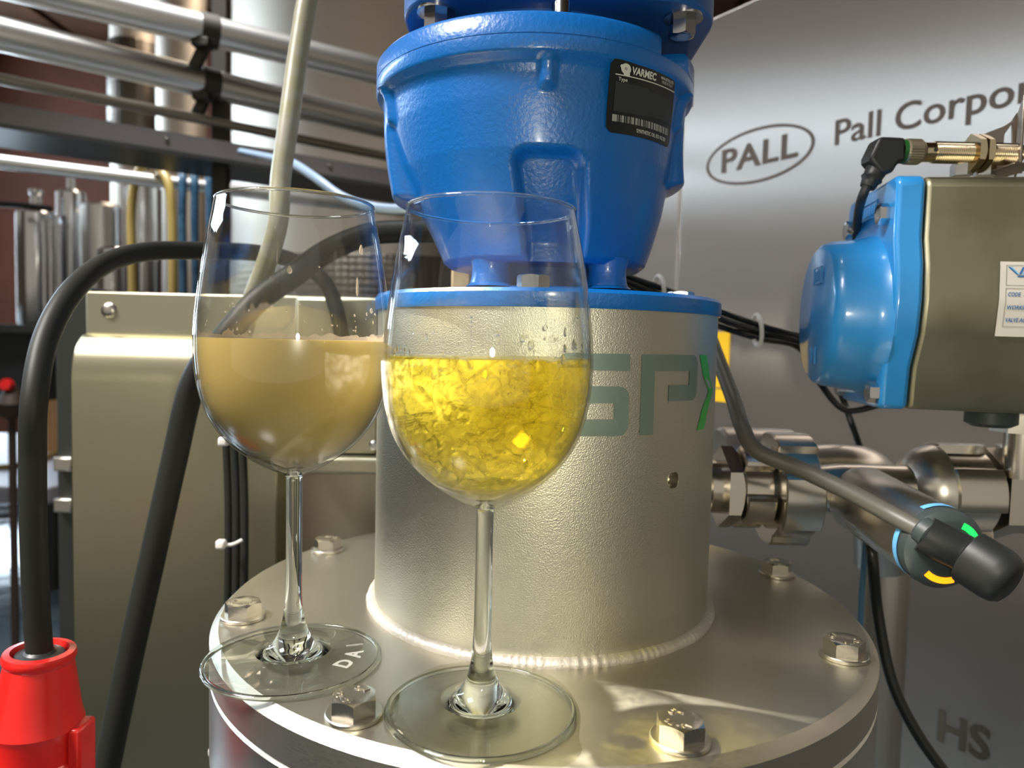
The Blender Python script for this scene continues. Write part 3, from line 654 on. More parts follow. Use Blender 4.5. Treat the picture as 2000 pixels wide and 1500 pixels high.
# spilled wine round the right foot
pud = [(760, 1380), (766, 1420), (795, 1445), (830, 1462), (870, 1480), (930, 1492), (1000, 1500), (1060, 1503), (1110, 1494), (1136, 1468), (1131, 1440), (1134, 1400), (1122, 1365), (1085, 1325), (1020, 1300), (930, 1292), (850, 1302), (790, 1335)]
P3 = smoothpath([tuple(pixz(*q)) for q in pud] + [tuple(pixz(*pud[0]))], 5)[:-1]; c = sum(P3, Vector()) / len(P3)
b = MB(); n = len(P3); vs = []; rings = [(1.0, 0.00005), (0.992, 0.0004), (0.975, 0.0006), (0.90, 0.0007)]
for p in P3:
    for s, z in rings: q = c + (p - c) * s; vs.append((q.x, q.y, z))
fs = [(i * 4 + k, ((i + 1) % n) * 4 + k, ((i + 1) % n) * 4 + k + 1, i * 4 + k + 1) for i in range(n) for k in range(3)] + [tuple(i * 4 + 3 for i in range(n))]
tag(b.add(vs, fs).build('spilled_wine', M_WATER, ang=80), 'thin clear puddle spreading around the foot of the golden wine glass', 'puddle')

# ------------------------------------------------------------------ right hand cabinet with etched lettering
VX = 36.0
def cab_d(x): return 1.16 * 1304.0 / (x - VX)          # distance of the cabinet face, column by column
p0 = pix(1340, 690, cab_d(1340)); p1 = pix(2000, 690, cab_d(2000)); cu_ = Vector((p1.x - p0.x, p1.y - p0.y, 0)).normalized(); cn_ = Vector((cu_.y, -cu_.x, 0))
if cn_.y > 0: cn_ = -cn_
MC = Matrix(((cu_.x, 0, cn_.x, p0.x), (cu_.y, 0, cn_.y, p0.y), (0, 1, 0, 0), (0, 0, 0, 1)))        # local: along, up, out
def cab_uv(x, y):
    d = FW + RT * ((x - 1000) / F) - UP * ((y - 750) / F); t = (p0 - EYEP).dot(cn_) / d.dot(cn_); p = EYEP + d * t
    return (p - p0).dot(cu_), p.z
utop, ztop = cab_uv(1400, 31)
uL, _ = cab_uv(1331, 300)
cab = thing('steel_cabinet', (p0.x, p0.y, FLZ), 'tall brushed steel cabinet with etched oval logo behind the blue actuator', 'cabinet')
MB().box(-0.62, 1.6, FLZ, ztop - 0.004, -0.5, -0.003, MC).build('carcass', M_FRAMEC, cab)
MB().box(uL + 0.0012, 1.6, FLZ + 0.03, ztop, -0.02, 0.0, MC).build('door', M_BRUSH, cab, bev=0.003)
MB().box(-0.62, uL - 0.0012, FLZ + 0.03, ztop, -0.02, 0.0, MC).build('door', M_BRUSH, cab, bev=0.003)
def ptext(b, txt, x0p, x1p, ybase, ytop, bold=0.0, y1base=None, space=1.0):
    vs, fs = textgeo(txt, 1.0, bold=bold, space=space); a0, a1, b0, b1 = bounds(vs)
    u0, z0 = cab_uv(x0p, ybase); u1, _ = cab_uv(x1p, y1base or ybase); _, z1 = cab_uv(x0p, ytop); k = (z1 - z0)
    cap = max(v.y for v in textgeo('P', 1.0, bold=bold)[0])
    b.add([(u0 + (u1 - u0) * (v.x - a0) / (a1 - a0), z0 + k * v.y / cap, 0.0006) for v in vs], fs, MC)
b = MB(); ptext(b, 'PALL', 1409, 1557, 338, 294, bold=0.022, space=1.05); b.build('lettering', M_PRINT, cab)
b = MB(); ptext(b, 'Pall Corporation', 1629, 1629 + 620, 284, 236, bold=0.012)
cab_l2 = None
# oval ring fitted to the photograph's oval
uc0, _ = cab_uv(1380, 320); uc1, _ = cab_uv(1591, 285); uc, zc = cab_uv(1484, 303); _, zt_ = cab_uv(1484, 248); _, zb_ = cab_uv(1484, 356)
ua = (uc1 - uc0) / 2; uc = (uc0 + uc1) / 2; zc = (zt_ + zb_) / 2; za = (zt_ - zb_) / 2
v_ = []; f_ = []; nn = 72
for i in range(nn):
    a = 2 * PI * i / nn
    for s in (1.0, 1 - 0.0046 / ua): v_.append((uc + ua * s * math.cos(a), zc + (za - (0 if s == 1.0 else 0.0042)) * math.sin(a), 0.0006))
f_ = [(2 * i, 2 * ((i + 1) % nn), 2 * ((i + 1) % nn) + 1, 2 * i + 1) for i in range(nn)]
# company words: fit so that "Pall" starts at 1629 and the final visible o ends near 1978
vs, fs = textgeo('Pall Corporation', 1.0, bold=0.010); a0, a1, b0, b1 = bounds(vs); cap = max(v.y for v in textgeo('P', 1.0, bold=0.010)[0])
wv = bounds(textgeo('Pall Corpo', 1.0, bold=0.010)[0]); u0, z0 = cab_uv(1630, 284); u1, _ = cab_uv(1979, 207); _, z1 = cab_uv(1630, 236)
b = MB().add([(u0 + (u1 - u0) * (v.x - a0) / (wv[1] - wv[0]), z0 + (z1 - z0) * v.y / cap, 0.0006) for v in vs], fs, MC); b.build('lettering', M_PRINT, cab)
MB().add(v_, f_, MC).build('oval_logo', M_PRINT, cab)
b = MB(); ptext(b, 'HS', 1830, 1935, 1443, 1382, bold=0.03); b.build('faded_lettering', M_PRINTO, cab)
ua_, za_ = cab_uv(1398, 648); ub_, zb2 = cab_uv(1421, 786)
o = MB().box(ua_ - 0.03, ub_, zb2, za_, 0.0, 0.0008, MC).build('sticker', M_YEL, cab); o['label'] = 'yellow warning sticker'
MB().box(ua_ - 0.03, ub_ - 0.004, lerp(zb2, za_, 0.18), lerp(zb2, za_, 0.20), 0.0008, 0.001, MC).build('sticker_line', M_PRINT, o)

# ------------------------------------------------------------------ left hand control cabinet
YL = 0.74
def lp_(x, y, Y=YL): return pix(x, y, Y)
a = lp_(166, 566); q = lp_(748, 584); zt = (a.z + q.z) / 2
lc = thing('control_cabinet', (lerp(a.x, q.x, .5), YL + 0.1, FLZ), 'low olive steel control cabinet behind the cloudy juice glass', 'cabinet')
MB().box(a.x, lp_(750, 700).x, YL, YL + 0.26, FLZ, zt).build('carcass', M_OLIVE, lc, bev=0.002)
d0 = lp_(170, 650); d1 = lp_(562, 660)
# door: folded sheet whose top edge rolls back
prof = [(0.0, -0.001)] + [(0.016 * math.sin(t), 0.0135 * (1 - math.cos(t)) - 0.0) for t in [PI / 2 * k / 8 for k in range(9)]]
dz = d0.z; vs = []; fs = []
pr = [(YL + 0.0005, dz)] + [(YL - 0.030 * math.sin(t), dz - 0.048 * (1 - math.cos(t))) for t in [PI / 2 * k / 12 for k in range(1, 13)]] + [(YL - 0.030, FLZ + 0.05), (YL + 0.0005, FLZ + 0.05)]
for x in (d0.x, d1.x): vs += [(x, y, z) for y, z in pr]
m = len(pr); fs = [(k, (k + 1) % m, m + (k + 1) % m, m + k) for k in range(m)] + [tuple(range(m)), tuple(range(2 * m - 1, m - 1, -1))]
MB().add(vs, fs).build('door', M_DOOR, lc, bev=0.002)
p = lp_(213, 606)
MB().lathe([(0, 0.0042), (0.0035, 0.004), (0.0065, 0.0028), (0.0080, 0.0008), (0.0082, 0)], 32, frame((p.x, YL, p.z), (0, -1, 0))).build('dome_screw', M_PIPEM, lc)
# terminal box and its lip at the right end
tb = thing('terminal_box', lp_(650, 880, 0.70), 'small grey steel box between the two wine glasses behind the lid', 'box')
MB().box(lp_(575, 600, .70).x, lp_(742, 600, .70).x, 0.700, 0.739, lp_(700, 888, .7).z, lp_(700, 580, .7).z).build('housing', M_OLIVE, tb, bev=0.004)
p = lp_(731, 870, .70)
MB().lathe([(0, 0.003), (0.003, 0.0028), (0.005, 0.001), (0.005, 0)], 24, frame((p.x, 0.70, p.z), (0, -1, 0))).build('screw', M_ZINC, tb)
MB().box(lp_(575, 600, .69).x, lp_(748, 600, .69).x, 0.685, 0.739, lp_(700, 925, .69).z, lp_(700, 893, .69).z).build('lower_lip', M_OLIVE, tb, bev=0.003)
# dark upright beside the cabinet
u0 = pix(108, 700, 1.05); u1 = pix(180, 700, 1.05)
up_ = thing('frame_upright', (u0.x, 1.05, FLZ), 'dark steel upright beside the control cabinet behind the red plug cable', 'upright')
MB().box(u0.x, u1.x, 1.05, 1.12, FLZ, pix(120, 560, 1.05).z).build('post', M_FRAMEC, up_, bev=0.003)
for yy in (905, 985):
    q = pix(128, yy, 1.045); MB().box(q.x - 0.012, q.x + 0.014, 1.035, 1.05, q.z - 0.010, q.z + 0.010).build('latch', M_PIPEM, up_, bev=0.002)

# ------------------------------------------------------------------ red plug and rubber cables on the left
PY = 0.42
pa = pix(78, 1272, PY); pb = pix(66, 1520, PY)
rp_ = thing('red_power_plug', pb, 'red industrial power plug hanging on the thick black cable', 'power plug')
Mp = frame(pa, (pb - pa)); sc = 0.42 / 1428
MB().lathe([(0.0135, 0.003), (0.0150, -0.001), (0.0185, -0.0005), (0.0192, 0.0015), (0.0190, 0.004), (0.0180, 0.006), (0.0205, 0.020), (0.0232, 0.036), (0.0245, 0.0400), (0.0252, 0.0425), (0.0245, 0.045), (0.0240, 0.047), (0.0243, 0.062), (0.0262, 0.064), (0.0268, 0.067), (0.0262, 0.070), (0.0262, 0.11), (0, 0.11)], 72, Mp).build('shell', M_RED, rp_, ang=30)
MB().lathe([(0.0070, -0.001), (0.0085, 0.0005), (0.0125, 0.001), (0.0136, 0.003), (0.0136, 0.008)], 48, Mp).build('gland', M_DARK, rp_)
q = pix(157, 1412, PY)
MB().box(q.x - 0.004, q.x + 0.004, PY - 0.008, PY + 0.01, q.z - 0.05, q.z).build('latch', M_RED, rp_, bev=0.002)
q = pix(120, 1488, PY - 0.0255)
o = MB().lathe([(0.0264, 0.076), (0.0264, 0.092)], 24, Mp, arc=(math.radians(-75), math.radians(5))).build('paper_label', M_PAPER, rp_)
cb = [pix(*t) for t in ((80, 1300, PY), (72, 1200, PY), (66, 1050, PY), (64, 900, PY), (67, 780, PY), (90, 660, .44), (140, 570, .47), (205, 515, .52), (290, 491, .56), (400, 490, .60), (500, 494, .635), (580, 512, .67), (640, 560, .68), (668, 660, .675), (672, 780, .675))]
tag(MB().tube(cb, 0.0072, 16).build('power_cable', M_BLACK), 'thick black rubber cable arching from the red plug', 'cable')
cb2 = [pix(*t) for t in ((900, 452, .64), (800, 452, .635), (720, 458, .63), (640, 490, .62), (570, 540, .60), (500, 590, .585), (430, 670, .575), (378, 745, .57), (340, 900, .57), (300, 1080, .565), (255, 1280, .56), (205, 1520, .555))]
tag(MB().tube(cb2, 0.0098, 16).build('power_cable', M_BLACK), 'thick black rubber cable hanging down in front of the olive cabinet door', 'cable')
for k, (x, dx, r) in enumerate(((446, 0, .0034), (462, 0, .0034), (478, 0, .0034))):
    tag(MB().tube([pix(x - 4, 868, .66), pix(x, 1000, .655), pix(x - 2 + dx, 1200, .65), pix(x - 12, 1420, .65), pix(x - 26, 1540, .65)], r, 12).build('control_cable', M_BLACK),
        ['outermost thin black cable tied down the olive cabinet', 'middle thin black cable tied down the olive cabinet', 'innermost thin black cable tied down the olive cabinet, nearest the lid'][k], 'cable', 'tied cables on the olive cabinet')
for k, (x, y, dx) in enumerate(((437, 862, 38), (432, 1063, 40), (418, 1467, 36))):
    t = thing('cable_tie', pix(x, y, .635), ['white cable tie round the top of the thin black cables', 'white cable tie half way down the thin black cables', 'lowest white cable tie beside the lid edge'][k], 'cable tie', 'cable ties on the olive cabinet')
    MB().box(-0.0042, 0.0042, -0.004, 0.004, -0.004, 0.004, Matrix.Translation(pix(x, y, .635))).build('head', M_WHITE, t, bev=0.0022, segs=3)
    MB().tube([pix(x, y, .637), pix(x + dx * .5, y + 1, .638), pix(x + dx, y - 8, .645)], 0.0016, 8, 4).build('strap', M_WHITE, t)

# ------------------------------------------------------------------ cables behind the gear unit
for k, (dy, r, y0) in enumerate(((0, .0028, .63), (15, .0029, .625), (29, .0029, .632))):
    tag(MB().tube([pix(1215, 536 + dy * .7, .62), pix(1300, 566 + dy, .635), pix(1400, 606 + dy, y0), pix(1480, 634 + dy * .9, .64), pix(1560, 655 + dy * .8, .65), [pix(1650, 672, .69), pix(1620, 720, .67), pix(1600, 745, .64)][k], [pix(1800, 690, .72), pix(1668, 840, .68), pix(1650, 800, .635)][k], [pix(1900, 700, .74), pix(1690, 910, .70), pix(1720, 790, .63)][k]], r, 10).build('signal_cable', M_BLACKG),
        ['uppermost black cable running from the gear unit behind the blue actuator', 'black cable dropping from the tied bundle past the sensor pipe', 'black cable looping under the blue actuator cap'][k], 'cable', 'black cables between gear unit and actuator')
for k, (x, y, Y, s) in enumerate(((1288, 563, .625, 1.0), (1479, 645, .630, 1.25))):
    o = MB().tube([pix(x + 9 * math.cos(t) - 8 * math.sin(t) * -1 * .2, y + 24 * s * math.sin(t), Y - 0.011 * math.cos(t)) for t in [2 * PI * i / 14 for i in range(15)]], 0.0019, 8, 3).build('cable_tie', M_WHITE)
    tag(o, ['white cable tie on the black bundle close behind the gear plate', 'white cable tie on the black bundle left of the blue actuator'][k], 'cable tie', 'cable ties on the black bundle')
tag(MB().tube([pix(1698, 1040, .56), pix(1704, 1090, .55), pix(1715, 1200, .55), pix(1742, 1330, .54), pix(1790, 1430, .53), pix(1850, 1515, .52)], 0.0042, 12).build('air_tube', M_BLACKG), 'glossy black tube hanging in front of the right steel post', 'tube')
tag(MB().tube([pix(1700, 900, .66), pix(1702, 960, .65), pix(1700, 1040, .60)], 0.0034, 10).build('air_tube', M_BLACKG), 'short black tube passing behind the flow sensor', 'tube')
tag(MB().tube([pix(1692, 1050, .64), pix(1684, 1150, .64), pix(1678, 1300, .64), pix(1676, 1500, .64)], 0.0026, 8).build('air_tube', mat('blue_tube', (0.06, 0.16, 0.26), 0, 0.3)), 'thin blue tube behind the right rim of the lid', 'tube')
pp = pix(1745, 1200, .68); 
st_ = thing('support_post', (pp.x, .70, FLZ), 'round steel post behind the lid under the flow sensor', 'post')
MB().cyl((pp.x, .70, FLZ), (pp.x, .70, pix(1745, 985, .70).z), 0.0225, 36).build('tube', M_PIPEM, st_)
MB().lathe([(0.0225, 0), (0.030, 0.002), (0.030, 0.008), (0.0225, 0.010)], 36, Matrix.Translation((pp.x, .70, FLZ + 0.001))).build('foot_plate', M_PIPEM, st_)
q = pix(900, 548, .60); tag(MB().box(q.x - .008, q.x + .008, .60, .62, q.z - .03, q.z + .010).build('brass_block', mat('beige_block', (.46, .34, .19), 0, .5), bev=.002), 'small beige block behind the blue gear plate', 'block')

# ------------------------------------------------------------------ pipework on the right
PYD = 0.55
axL = pix(1395, 950, PYD); axR = pix(2060, 966, PYD + 0.005); ad = (axR - axL).normalized()
def at(x): return pix(x, lerp(950, 966, (x - 1395) / 665), PYD)
un = thing('pipe_union', at(1480), 'polished steel pipe union screwed together right beside the column', 'pipe union')
def seg(b, x0, x1, prof, n=48):
    A, B = at(x0), at(x1); L = (B - A).length
    b.lathe([(r, t * L) for t, r in prof], n, frame(A, B - A)); return b
sk = PYD / 1428
def slotnut(x0, x1, R, par, name, m=M_PIPE, slots=4, dep=0.006, ph=0.4, wd=0.30):
    A, B = at(x0), at(x1); L = (B - A).length; b = MB(); n = 96; vs = []; fs = []
    for i in range(n):
        th = 2 * PI * i / n; e = abs(((th - ph + PI / slots) % (2 * PI / slots)) - PI / slots); r = R - dep * (1 - sstep(wd * .8, wd, e))
        for rr, z in ((R * .55, 0), (r - .0012, 0), (r, .0012), (r, L - .0012), (r - .0012, L), (R * .55, L)): vs.append((rr * math.cos(th), rr * math.sin(th), z))
    for i in range(n):
        j = (i + 1) % n
        for k in range(5): fs.append((i * 6 + k, j * 6 + k, j * 6 + k + 1, i * 6 + k + 1))
    b.add(vs, fs, frame(A, B - A)); return b.build(name, m, par, ang=28)
b = MB().hexa(0.054, (at(1434) - at(1404)).length, frame(at(1404), ad)); b.build('hex_nut', M_PIPE, un)
seg(MB(), 1380, 1408, [(0, .020), (1, .020)]).build('spigot', M_PIPE, un)
slotnut(1436, 1492, 0.0325, un, 'clamp_nut', dep=.007, ph=-1.9, wd=.42)
seg(MB(), 1490, 1502, [(0, .025), (1, .025)]).build('gasket_groove', M_DARK, un)
slotnut(1496, 1570, 0.0425, un, 'slotted_ring', dep=.005, ph=.9, wd=.30)
pr_ = thing('process_pipe', at(1650), 'horizontal satin steel pipe carrying the flow sensor', 'pipe')
seg(MB(), 1565, 1800, [(0, .0185), (.12, .0175), (.30, .0195), (1, .0195)]).build('tube', M_PIPE, pr_)
bk = thing('pipe_union', at(1470) + Vector((0, .085, .01)), 'second round steel union standing behind the first beside the column', 'pipe union')
A = pix(1400, 928, .64); B = pix(1545, 932, .64); L = (B - A).length
MB().lathe([(.02, 0), (.040, 0), (.0425, .003), (.0425, L - .003), (.040, L), (.02, L)], 56, frame(A, B - A)).build('slotted_ring', M_PIPEM, bk)
MB().tube([pix(1540, 925, .645), pix(1600, 922, .645), pix(1650, 922, .645), pix(1690, 930, .65), pix(1715, 965, .655), pix(1722, 1010, .66), pix(1724, 1100, .67)], .0245, 24).build('elbow_tube', M_PIPEM, bk)
u2 = thing('pipe_union', at(1830), 'dark ringed pipe union joining the pipe to the valve', 'pipe union')
A = at(1770)
seg(MB(), 1766, 1818, [(0, .020), (.3, .030), (.7, .034), (1, .036)]).build('cone_flange', M_PIPEM, u2)
slotnut(1816, 1908, 0.0375, u2, 'slotted_ring', dep=.006, ph=.55, wd=.35)
seg(MB(), 1906, 1922, [(0, .024), (1, .024)]).build('gasket_groove', M_DARK, u2)
va = thing('ball_valve', at(1990), 'polished steel ball valve body below the blue ended actuator', 'valve')
MB().hexa(0.060, (at(1962) - at(1920)).length, frame(at(1920), ad)).build('hex_end', M_PIPE, va)
seg(MB(), 1960, 2120, [(0, .028), (.02, .0295), (1, .0295)]).build('body', M_PIPE, va)
for x, dy in ((1975, 0), ):
    q = at(1995); MB().lathe([(.018, .026), (.018, .036), (.012, .037), (.012, .052)], 32, Matrix.Translation(q)).build('stem_neck', M_PIPEM, va)
# actuator
Yc = 0.525
A = pix(1800, 573, 0.472); A = A + Vector((0.0076, 0.052, 0))
adir = Vector((1, -0.15, -0.008)).normalized()
act = thing('valve_actuator', pix(1950, 800, Yc), 'olive pneumatic valve actuator with a bright blue end cap', 'actuator')
APR = [(-.046, .0757), (.046, .0757), (.051, .071), (.051, .036), (.056, .018), (.0575, -.004), (.055, -.026), (.045, -.048), (.043, -.072), (.040, -.0757)]
def aprof(kb=1.0, grow=0.0):         # cross-section (depth, height): flat top, bulging waist, narrow foot
    P = [(-x, z) for x, z in APR[1:]][::-1] + APR[1:]
    return [(x * (1 + grow), z * (1 + grow * .3)) for x, z in P]
Ax = adir; Ay = Vector((-adir.y, adir.x, 0)).normalized(); Az = Ax.cross(Ay)
MA = Matrix(((Ay.x, Az.x, Ax.x, A.x), (Ay.y, Az.y, Ax.y, A.y), (Ay.z, Az.z, Ax.z, A.z), (0, 0, 0, 1)))      # local: depth, height, along
MB().prism(aprof(), 0.0, 0.20, MA).build('body', M_ACT, act, bev=0.003, segs=3)
MB().prism(aprof(1, .02), -0.018, -0.0006, MA).build('end_plate', M_SKY, act, bev=0.003, segs=3)
cov = MB(); n = 72; prof = [(0.0575, -0.016), (0.0548, -0.0205), (0.0535, -0.026), (0.0515, -0.044), (0.0495, -0.0490), (0.0460, -0.0515), (0, -0.0545)]
vs = []; m = len(prof)
for i in range(n):
    a = 2 * PI * i / n
    for r, z in prof:
        vs.append((r * math.cos(a) * 1.0, r * math.sin(a) - .0125, z))
fs = [(i * m + k, ((i + 1) % n) * m + k, ((i + 1) % n) * m + k + 1, i * m + k + 1) for i in range(n) for k in range(m - 1)]
cov.add(vs, fs, MA).build('end_cover', M_SKY, act, ang=50)
for sx in (-1, 1):
    for sz in (.0530, -.0655):
        MB().hexa(.0125, .0062, MA @ Matrix.Translation((.036 * sx, sz, -.018)) @ Matrix.Rotation(PI, 4, 'X')).build('cap_bolt', M_ZINC, act)
# cast marks on the cap: raised frames with small raised bars
def castmark(cx, cy, w, h_, z, par, nb, rotm=None):
    b = MB(); t = .0007
    M = MA @ Matrix.Translation((cx, cy, z)) @ (rotm or Matrix.Identity(4))
    for (x0, x1, y0, y1) in ((-w / 2, w / 2, h_ / 2 - t, h_ / 2), (-w / 2, w / 2, -h_ / 2, -h_ / 2 + t), (-w / 2, -w / 2 + t, -h_ / 2, h_ / 2), (w / 2 - t, w / 2, -h_ / 2, h_ / 2)): b.box(x0, x1, y0, y1, -.0008, .0003, M)
    for i in range(nb):
        x = lerp(-w * .38, w * .38, i / max(nb - 1, 1)); b.box(x - w * .035, x + w * .035, -h_ * .26, h_ * .26, -.0008, .0003, M)
    b.build('cast_mark', M_SKY, par)
castmark(.004, .061, .040, .012, -.018, act, 7); castmark(-.012, .014, .020, .012, -.0535, act, 4); castmark(-.008, -.042, .011, .013, -.0530, act, 2)
# white sticker: follows the bulge
def side(z): return curve([(z_, -x_) for x_, z_ in APR[1:]][::-1], z)
def spt(u, v, off=0.0): return MA @ Vector((side(v) - .0008 - off, v, u))
def act_uv(x, y):
    d = FW + RT * ((x - 1000) / F) - UP * ((y - 750) / F); lo = 0.40
    Mi = MA.inverted()
    for i in range(4000):
        p = Mi @ (EYEP + d * lo)
        if p.x > side(p.y) : return p.z, p.y
        lo += .0001
    return p.z, p.y
su, sv1 = act_uv(1952, 511); _, sv0 = act_uv(1952, 657)
def sgrid(b, u0, u1, v0, v1, off, nu=4, nv=14):
    vs = [spt(lerp(u0, u1, i / nu), lerp(v0, v1, j / nv), off) for i in range(nu + 1) for j in range(nv + 1)]
    b.add(vs, [(i * (nv + 1) + j, (i + 1) * (nv + 1) + j, (i + 1) * (nv + 1) + j + 1, i * (nv + 1) + j + 1) for i in range(nu) for j in range(nv)])
b = MB(); sgrid(b, su, su + .085, sv0, sv1, 0.0); stk = b.build('sticker', M_PAPER, act)
SHh = sv1 - sv0
def sl(v): return sv0 + SHh * v
b = MB()
for (v0, v1) in ((.68, .955), (.13, .645)):
    for (x0, x1, y0, y1) in ((.0034, .08, sl(v1) - .0003, sl(v1)), (.0034, .08, sl(v0), sl(v0) + .0003), (.0034, .0037, sl(v0), sl(v1))): sgrid(b, su + x0, su + x1, y0, y1, .0003, 3, 6)
sgrid(b, su + .0135, su + .07, sl(.545), sl(.55), .0003, 3, 1)
b.build('frame_lines', M_LINE, stk)
b = MB()
for txt, v0, x1 in (('CODE', .535, .0122), ('WORKING P.', .36, .0215), ('VALVE ACTUATOR', .195, .0270)):
    vs, fs = textgeo(txt, 1.0, bold=.02, shear=.2); x0_, x1_, y0_, y1_ = bounds(vs); h_ = .0026
    b.add([spt(su + .0048 + (x1 - .0048) * (v.x - x0_) / (x1_ - x0_), sl(v0) + h_ * (v.y - y0_) / (y1_ - y0_), .0004) for v in vs], fs)
o = b.build('printed_words', M_LBLUE, stk); o['kind'] = 'stuff'
def vstroke(b, a, q, w, off):
    a = Vector(a); q = Vector(q); n = 6; vs = []
    for i in range(n + 1):
        p = a.lerp(q, i / n); vs += [spt(su + p.x - w / 2, sl(p.y), off), spt(su + p.x + w / 2, sl(p.y), off)]
    b.add(vs, [(2 * i, 2 * i + 1, 2 * i + 3, 2 * i + 2) for i in range(n)])
b = MB(); vstroke(b, (.0048, .93), (.0098, .83), .0013, .0004); vstroke(b, (.0112, .83), (.0134, .93), .0013, .0004); vstroke(b, (.0140, .82), (.0178, .93), .0013, .0004)
sgrid(b, su + .0098, su + .0142, sl(.795), sl(.815), .0004, 3, 1); b.build('logo_mark', M_LBLUE, stk)
b = MB(); vstroke(b, (.0062, .93), (.0108, .83), .0011, .0005); vstroke(b, (.0125, .825), (.0152, .93), .0011, .0005); b.build('logo_mark', M_LSKY, stk)
# stem and studs under the actuator
q = pix(1935, 822, Yc - .01); top_z = (MA @ Vector((0, -.0757, .1))).z
b = MB().lathe([(.0, top_z + .001), (.0165, top_z + .001), (.0165, top_z - .010), (.012, top_z - .0125), (0, top_z - .0135)], 32, Matrix.Translation((q.x, q.y, 0))); b.build('pad_screw', M_DARKG, act)
q = pix(1998, 850, Yc)
MB().hexa(.036, .018, Matrix.Translation((q.x, q.y, top_z - .017))).build('hex_coupling', M_PIPE, act)
MB().lathe([(.012, top_z - .05), (.012, top_z - .017)], 28, Matrix.Translation((q.x, q.y, 0))).build('drive_stem', M_PIPE, act)

# ------------------------------------------------------------------ sensor bracket and proximity sensor on the actuator
Ys = 0.500; KS = 0.92
M_BRK2 = mat('bent_bracket_steel', (.34, .295, .25), 1, .38)
br = thing('sensor_bracket', pix(1985, 330, Ys + .02), 'bent steel bracket with a slot on top of the actuator', 'bracket')
tri = [(1868, 258), (1985, 225), (1992, 219), (1998, 224), (1999, 338), (1868, 338)]
def flat(b, poly, Y, th, hole=None):
    bm_ = [pix(x, y, Y) for x, y in poly]; n = len(bm_)
    vs = [tuple(p) for p in bm_] + [tuple(p + Vector((0, th, 0))) for p in bm_]
    b.add(vs, [tuple(range(n)), tuple(range(2 * n - 1, n - 1, -1))] + [(i, (i + 1) % n, n + (i + 1) % n, n + i) for i in range(n)])
# side plate cut in strips around its slot
b = MB()
Ys2 = Ys + .018
flat(b, [(1868, 300), (1905, 268), (1962, 246), (1962, 262), (1958, 300)], Ys2, .0016); flat(b, [(1978, 236), (1988, 220), (1996, 222), (1997, 338), (1976, 338), (1978, 290)], Ys2, .0016)
flat(b, [(1962, 246), (1978, 236), (1978, 240), (1962, 262)], Ys2, .0016); flat(b, [(1868, 300), (1958, 300), (1962, 288), (1978, 290), (1976, 338), (1868, 338)], Ys2, .0016)
b.build('side_plate', M_BRK2, br)
q0 = pix(1992, 222, Ys - .02); q1 = pix(1999, 338, Ys - .02)
ea, eb = pix(1987, 226, Ys2), pix(1997, 226, Ys - .020); ez = pix(1990, 334, Ys).z; et = pix(1990, 221, Ys2).z
MB().prism([(ea.x, ea.y), (eb.x, eb.y), (eb.x + .0018, eb.y), (ea.x + .0018, ea.y)], ez, et).build('end_plate', M_BRK2, br, bev=.0006)
MB().box(pix(1940, 280, Ys).x, pix(1995, 280, Ys).x, Ys - .022, Ys2 + .001, pix(1990, 338, Ys).z, pix(1990, 333, Ys).z).build('base_plate', M_BRK2, br, bev=.0008)
for x in (1885, 1930):
    q = pix(x, 330, Ys); MB().hexa(.012, .008, Matrix.Translation((q.x, Ys + .004, q.z - .004))).build('screw', M_ZINC, br)
ps = thing('proximity_sensor', pix(1880, 300, Ys), 'threaded brass proximity sensor with black angled plug on the actuator', 'sensor')
def sx_(x): return pix(x, lerp(296, 302, (x - 1760) / 230), Ys)
def sseg(x0, x1, prof, n=40):
    A_, B_ = sx_(x0), sx_(x1); L = (B_ - A_).length; return MB().lathe([(r * KS, t * L) for t, r in prof], n, frame(A_, B_ - A_))
th = []; k = 0
N_ = 44
for i in range(N_): th += [(i / N_, .0074), ((i + .5) / N_, .0079)]
th.append((1, .0074))
sseg(1822, 1990, [(0, 0)] + th + [(1, 0)]).build('threaded_barrel', M_NICK, ps, ang=10)
sseg(1802, 1826, [(0, .0070), (1, .0070)]).build('collar', M_NICK, ps)
q = sx_(1817); MB().lathe([(0, .0003), (.0013, .0003), (.0013, 0)], 16, frame((q.x, Ys - .0069 * KS, q.z), (0, -1, 0))).build('status_lamp', M_DARK, ps)
b = MB(); A_, B_ = sx_(1764), sx_(1801); L = (B_ - A_).length; n = 64; vs = []
for i in range(n):
    a = 2 * PI * i / n; g_ = .0004 if i % 2 else 0
    for r, z in ((.004, 0), (.0084, 0), (.0092 - g_, L * .12), (.0092 - g_, L * .80), (.0074, L * .98), (.004, L)): vs.append((r * KS * math.cos(a), r * KS * math.sin(a), z))
b.add(vs, [(i * 6 + k, ((i + 1) % n) * 6 + k, ((i + 1) % n) * 6 + k + 1, i * 6 + k + 1) for i in range(n) for k in range(5)], frame(A_, B_ - A_)); b.build('knurled_nut', mat('grey_knurled', (.36, .32, .22), .8, .4), ps, ang=20)
MB().hexa(.0245 * KS, (sx_(1908) - sx_(1894)).length, frame(sx_(1894), ad)).build('lock_nut', M_NICK, ps); MB().hexa(.0245 * KS, (sx_(1924) - sx_(1911)).length, frame(sx_(1911), ad)).build('lock_nut', M_NICK, ps)
o = sseg(1757, 1765, [(0, .0086), (1, .0086)]); o.build('green_seal', mat('green_seal', (.012, .10, .02), 0, .4), ps)
prof2 = [(1758, 274), (1758, 320), (1745, 322), (1733, 342), (1712, 344), (1690, 318), (1690, 308), (1706, 274), (1716, 272)]
cf = [pix(x, y, Ys) for x, y in prof2]; n = len(cf)
b = MB(); vs = [tuple(p + Vector((0, -.0078, 0))) for p in cf] + [tuple(p + Vector((0, .0078, 0))) for p in cf]
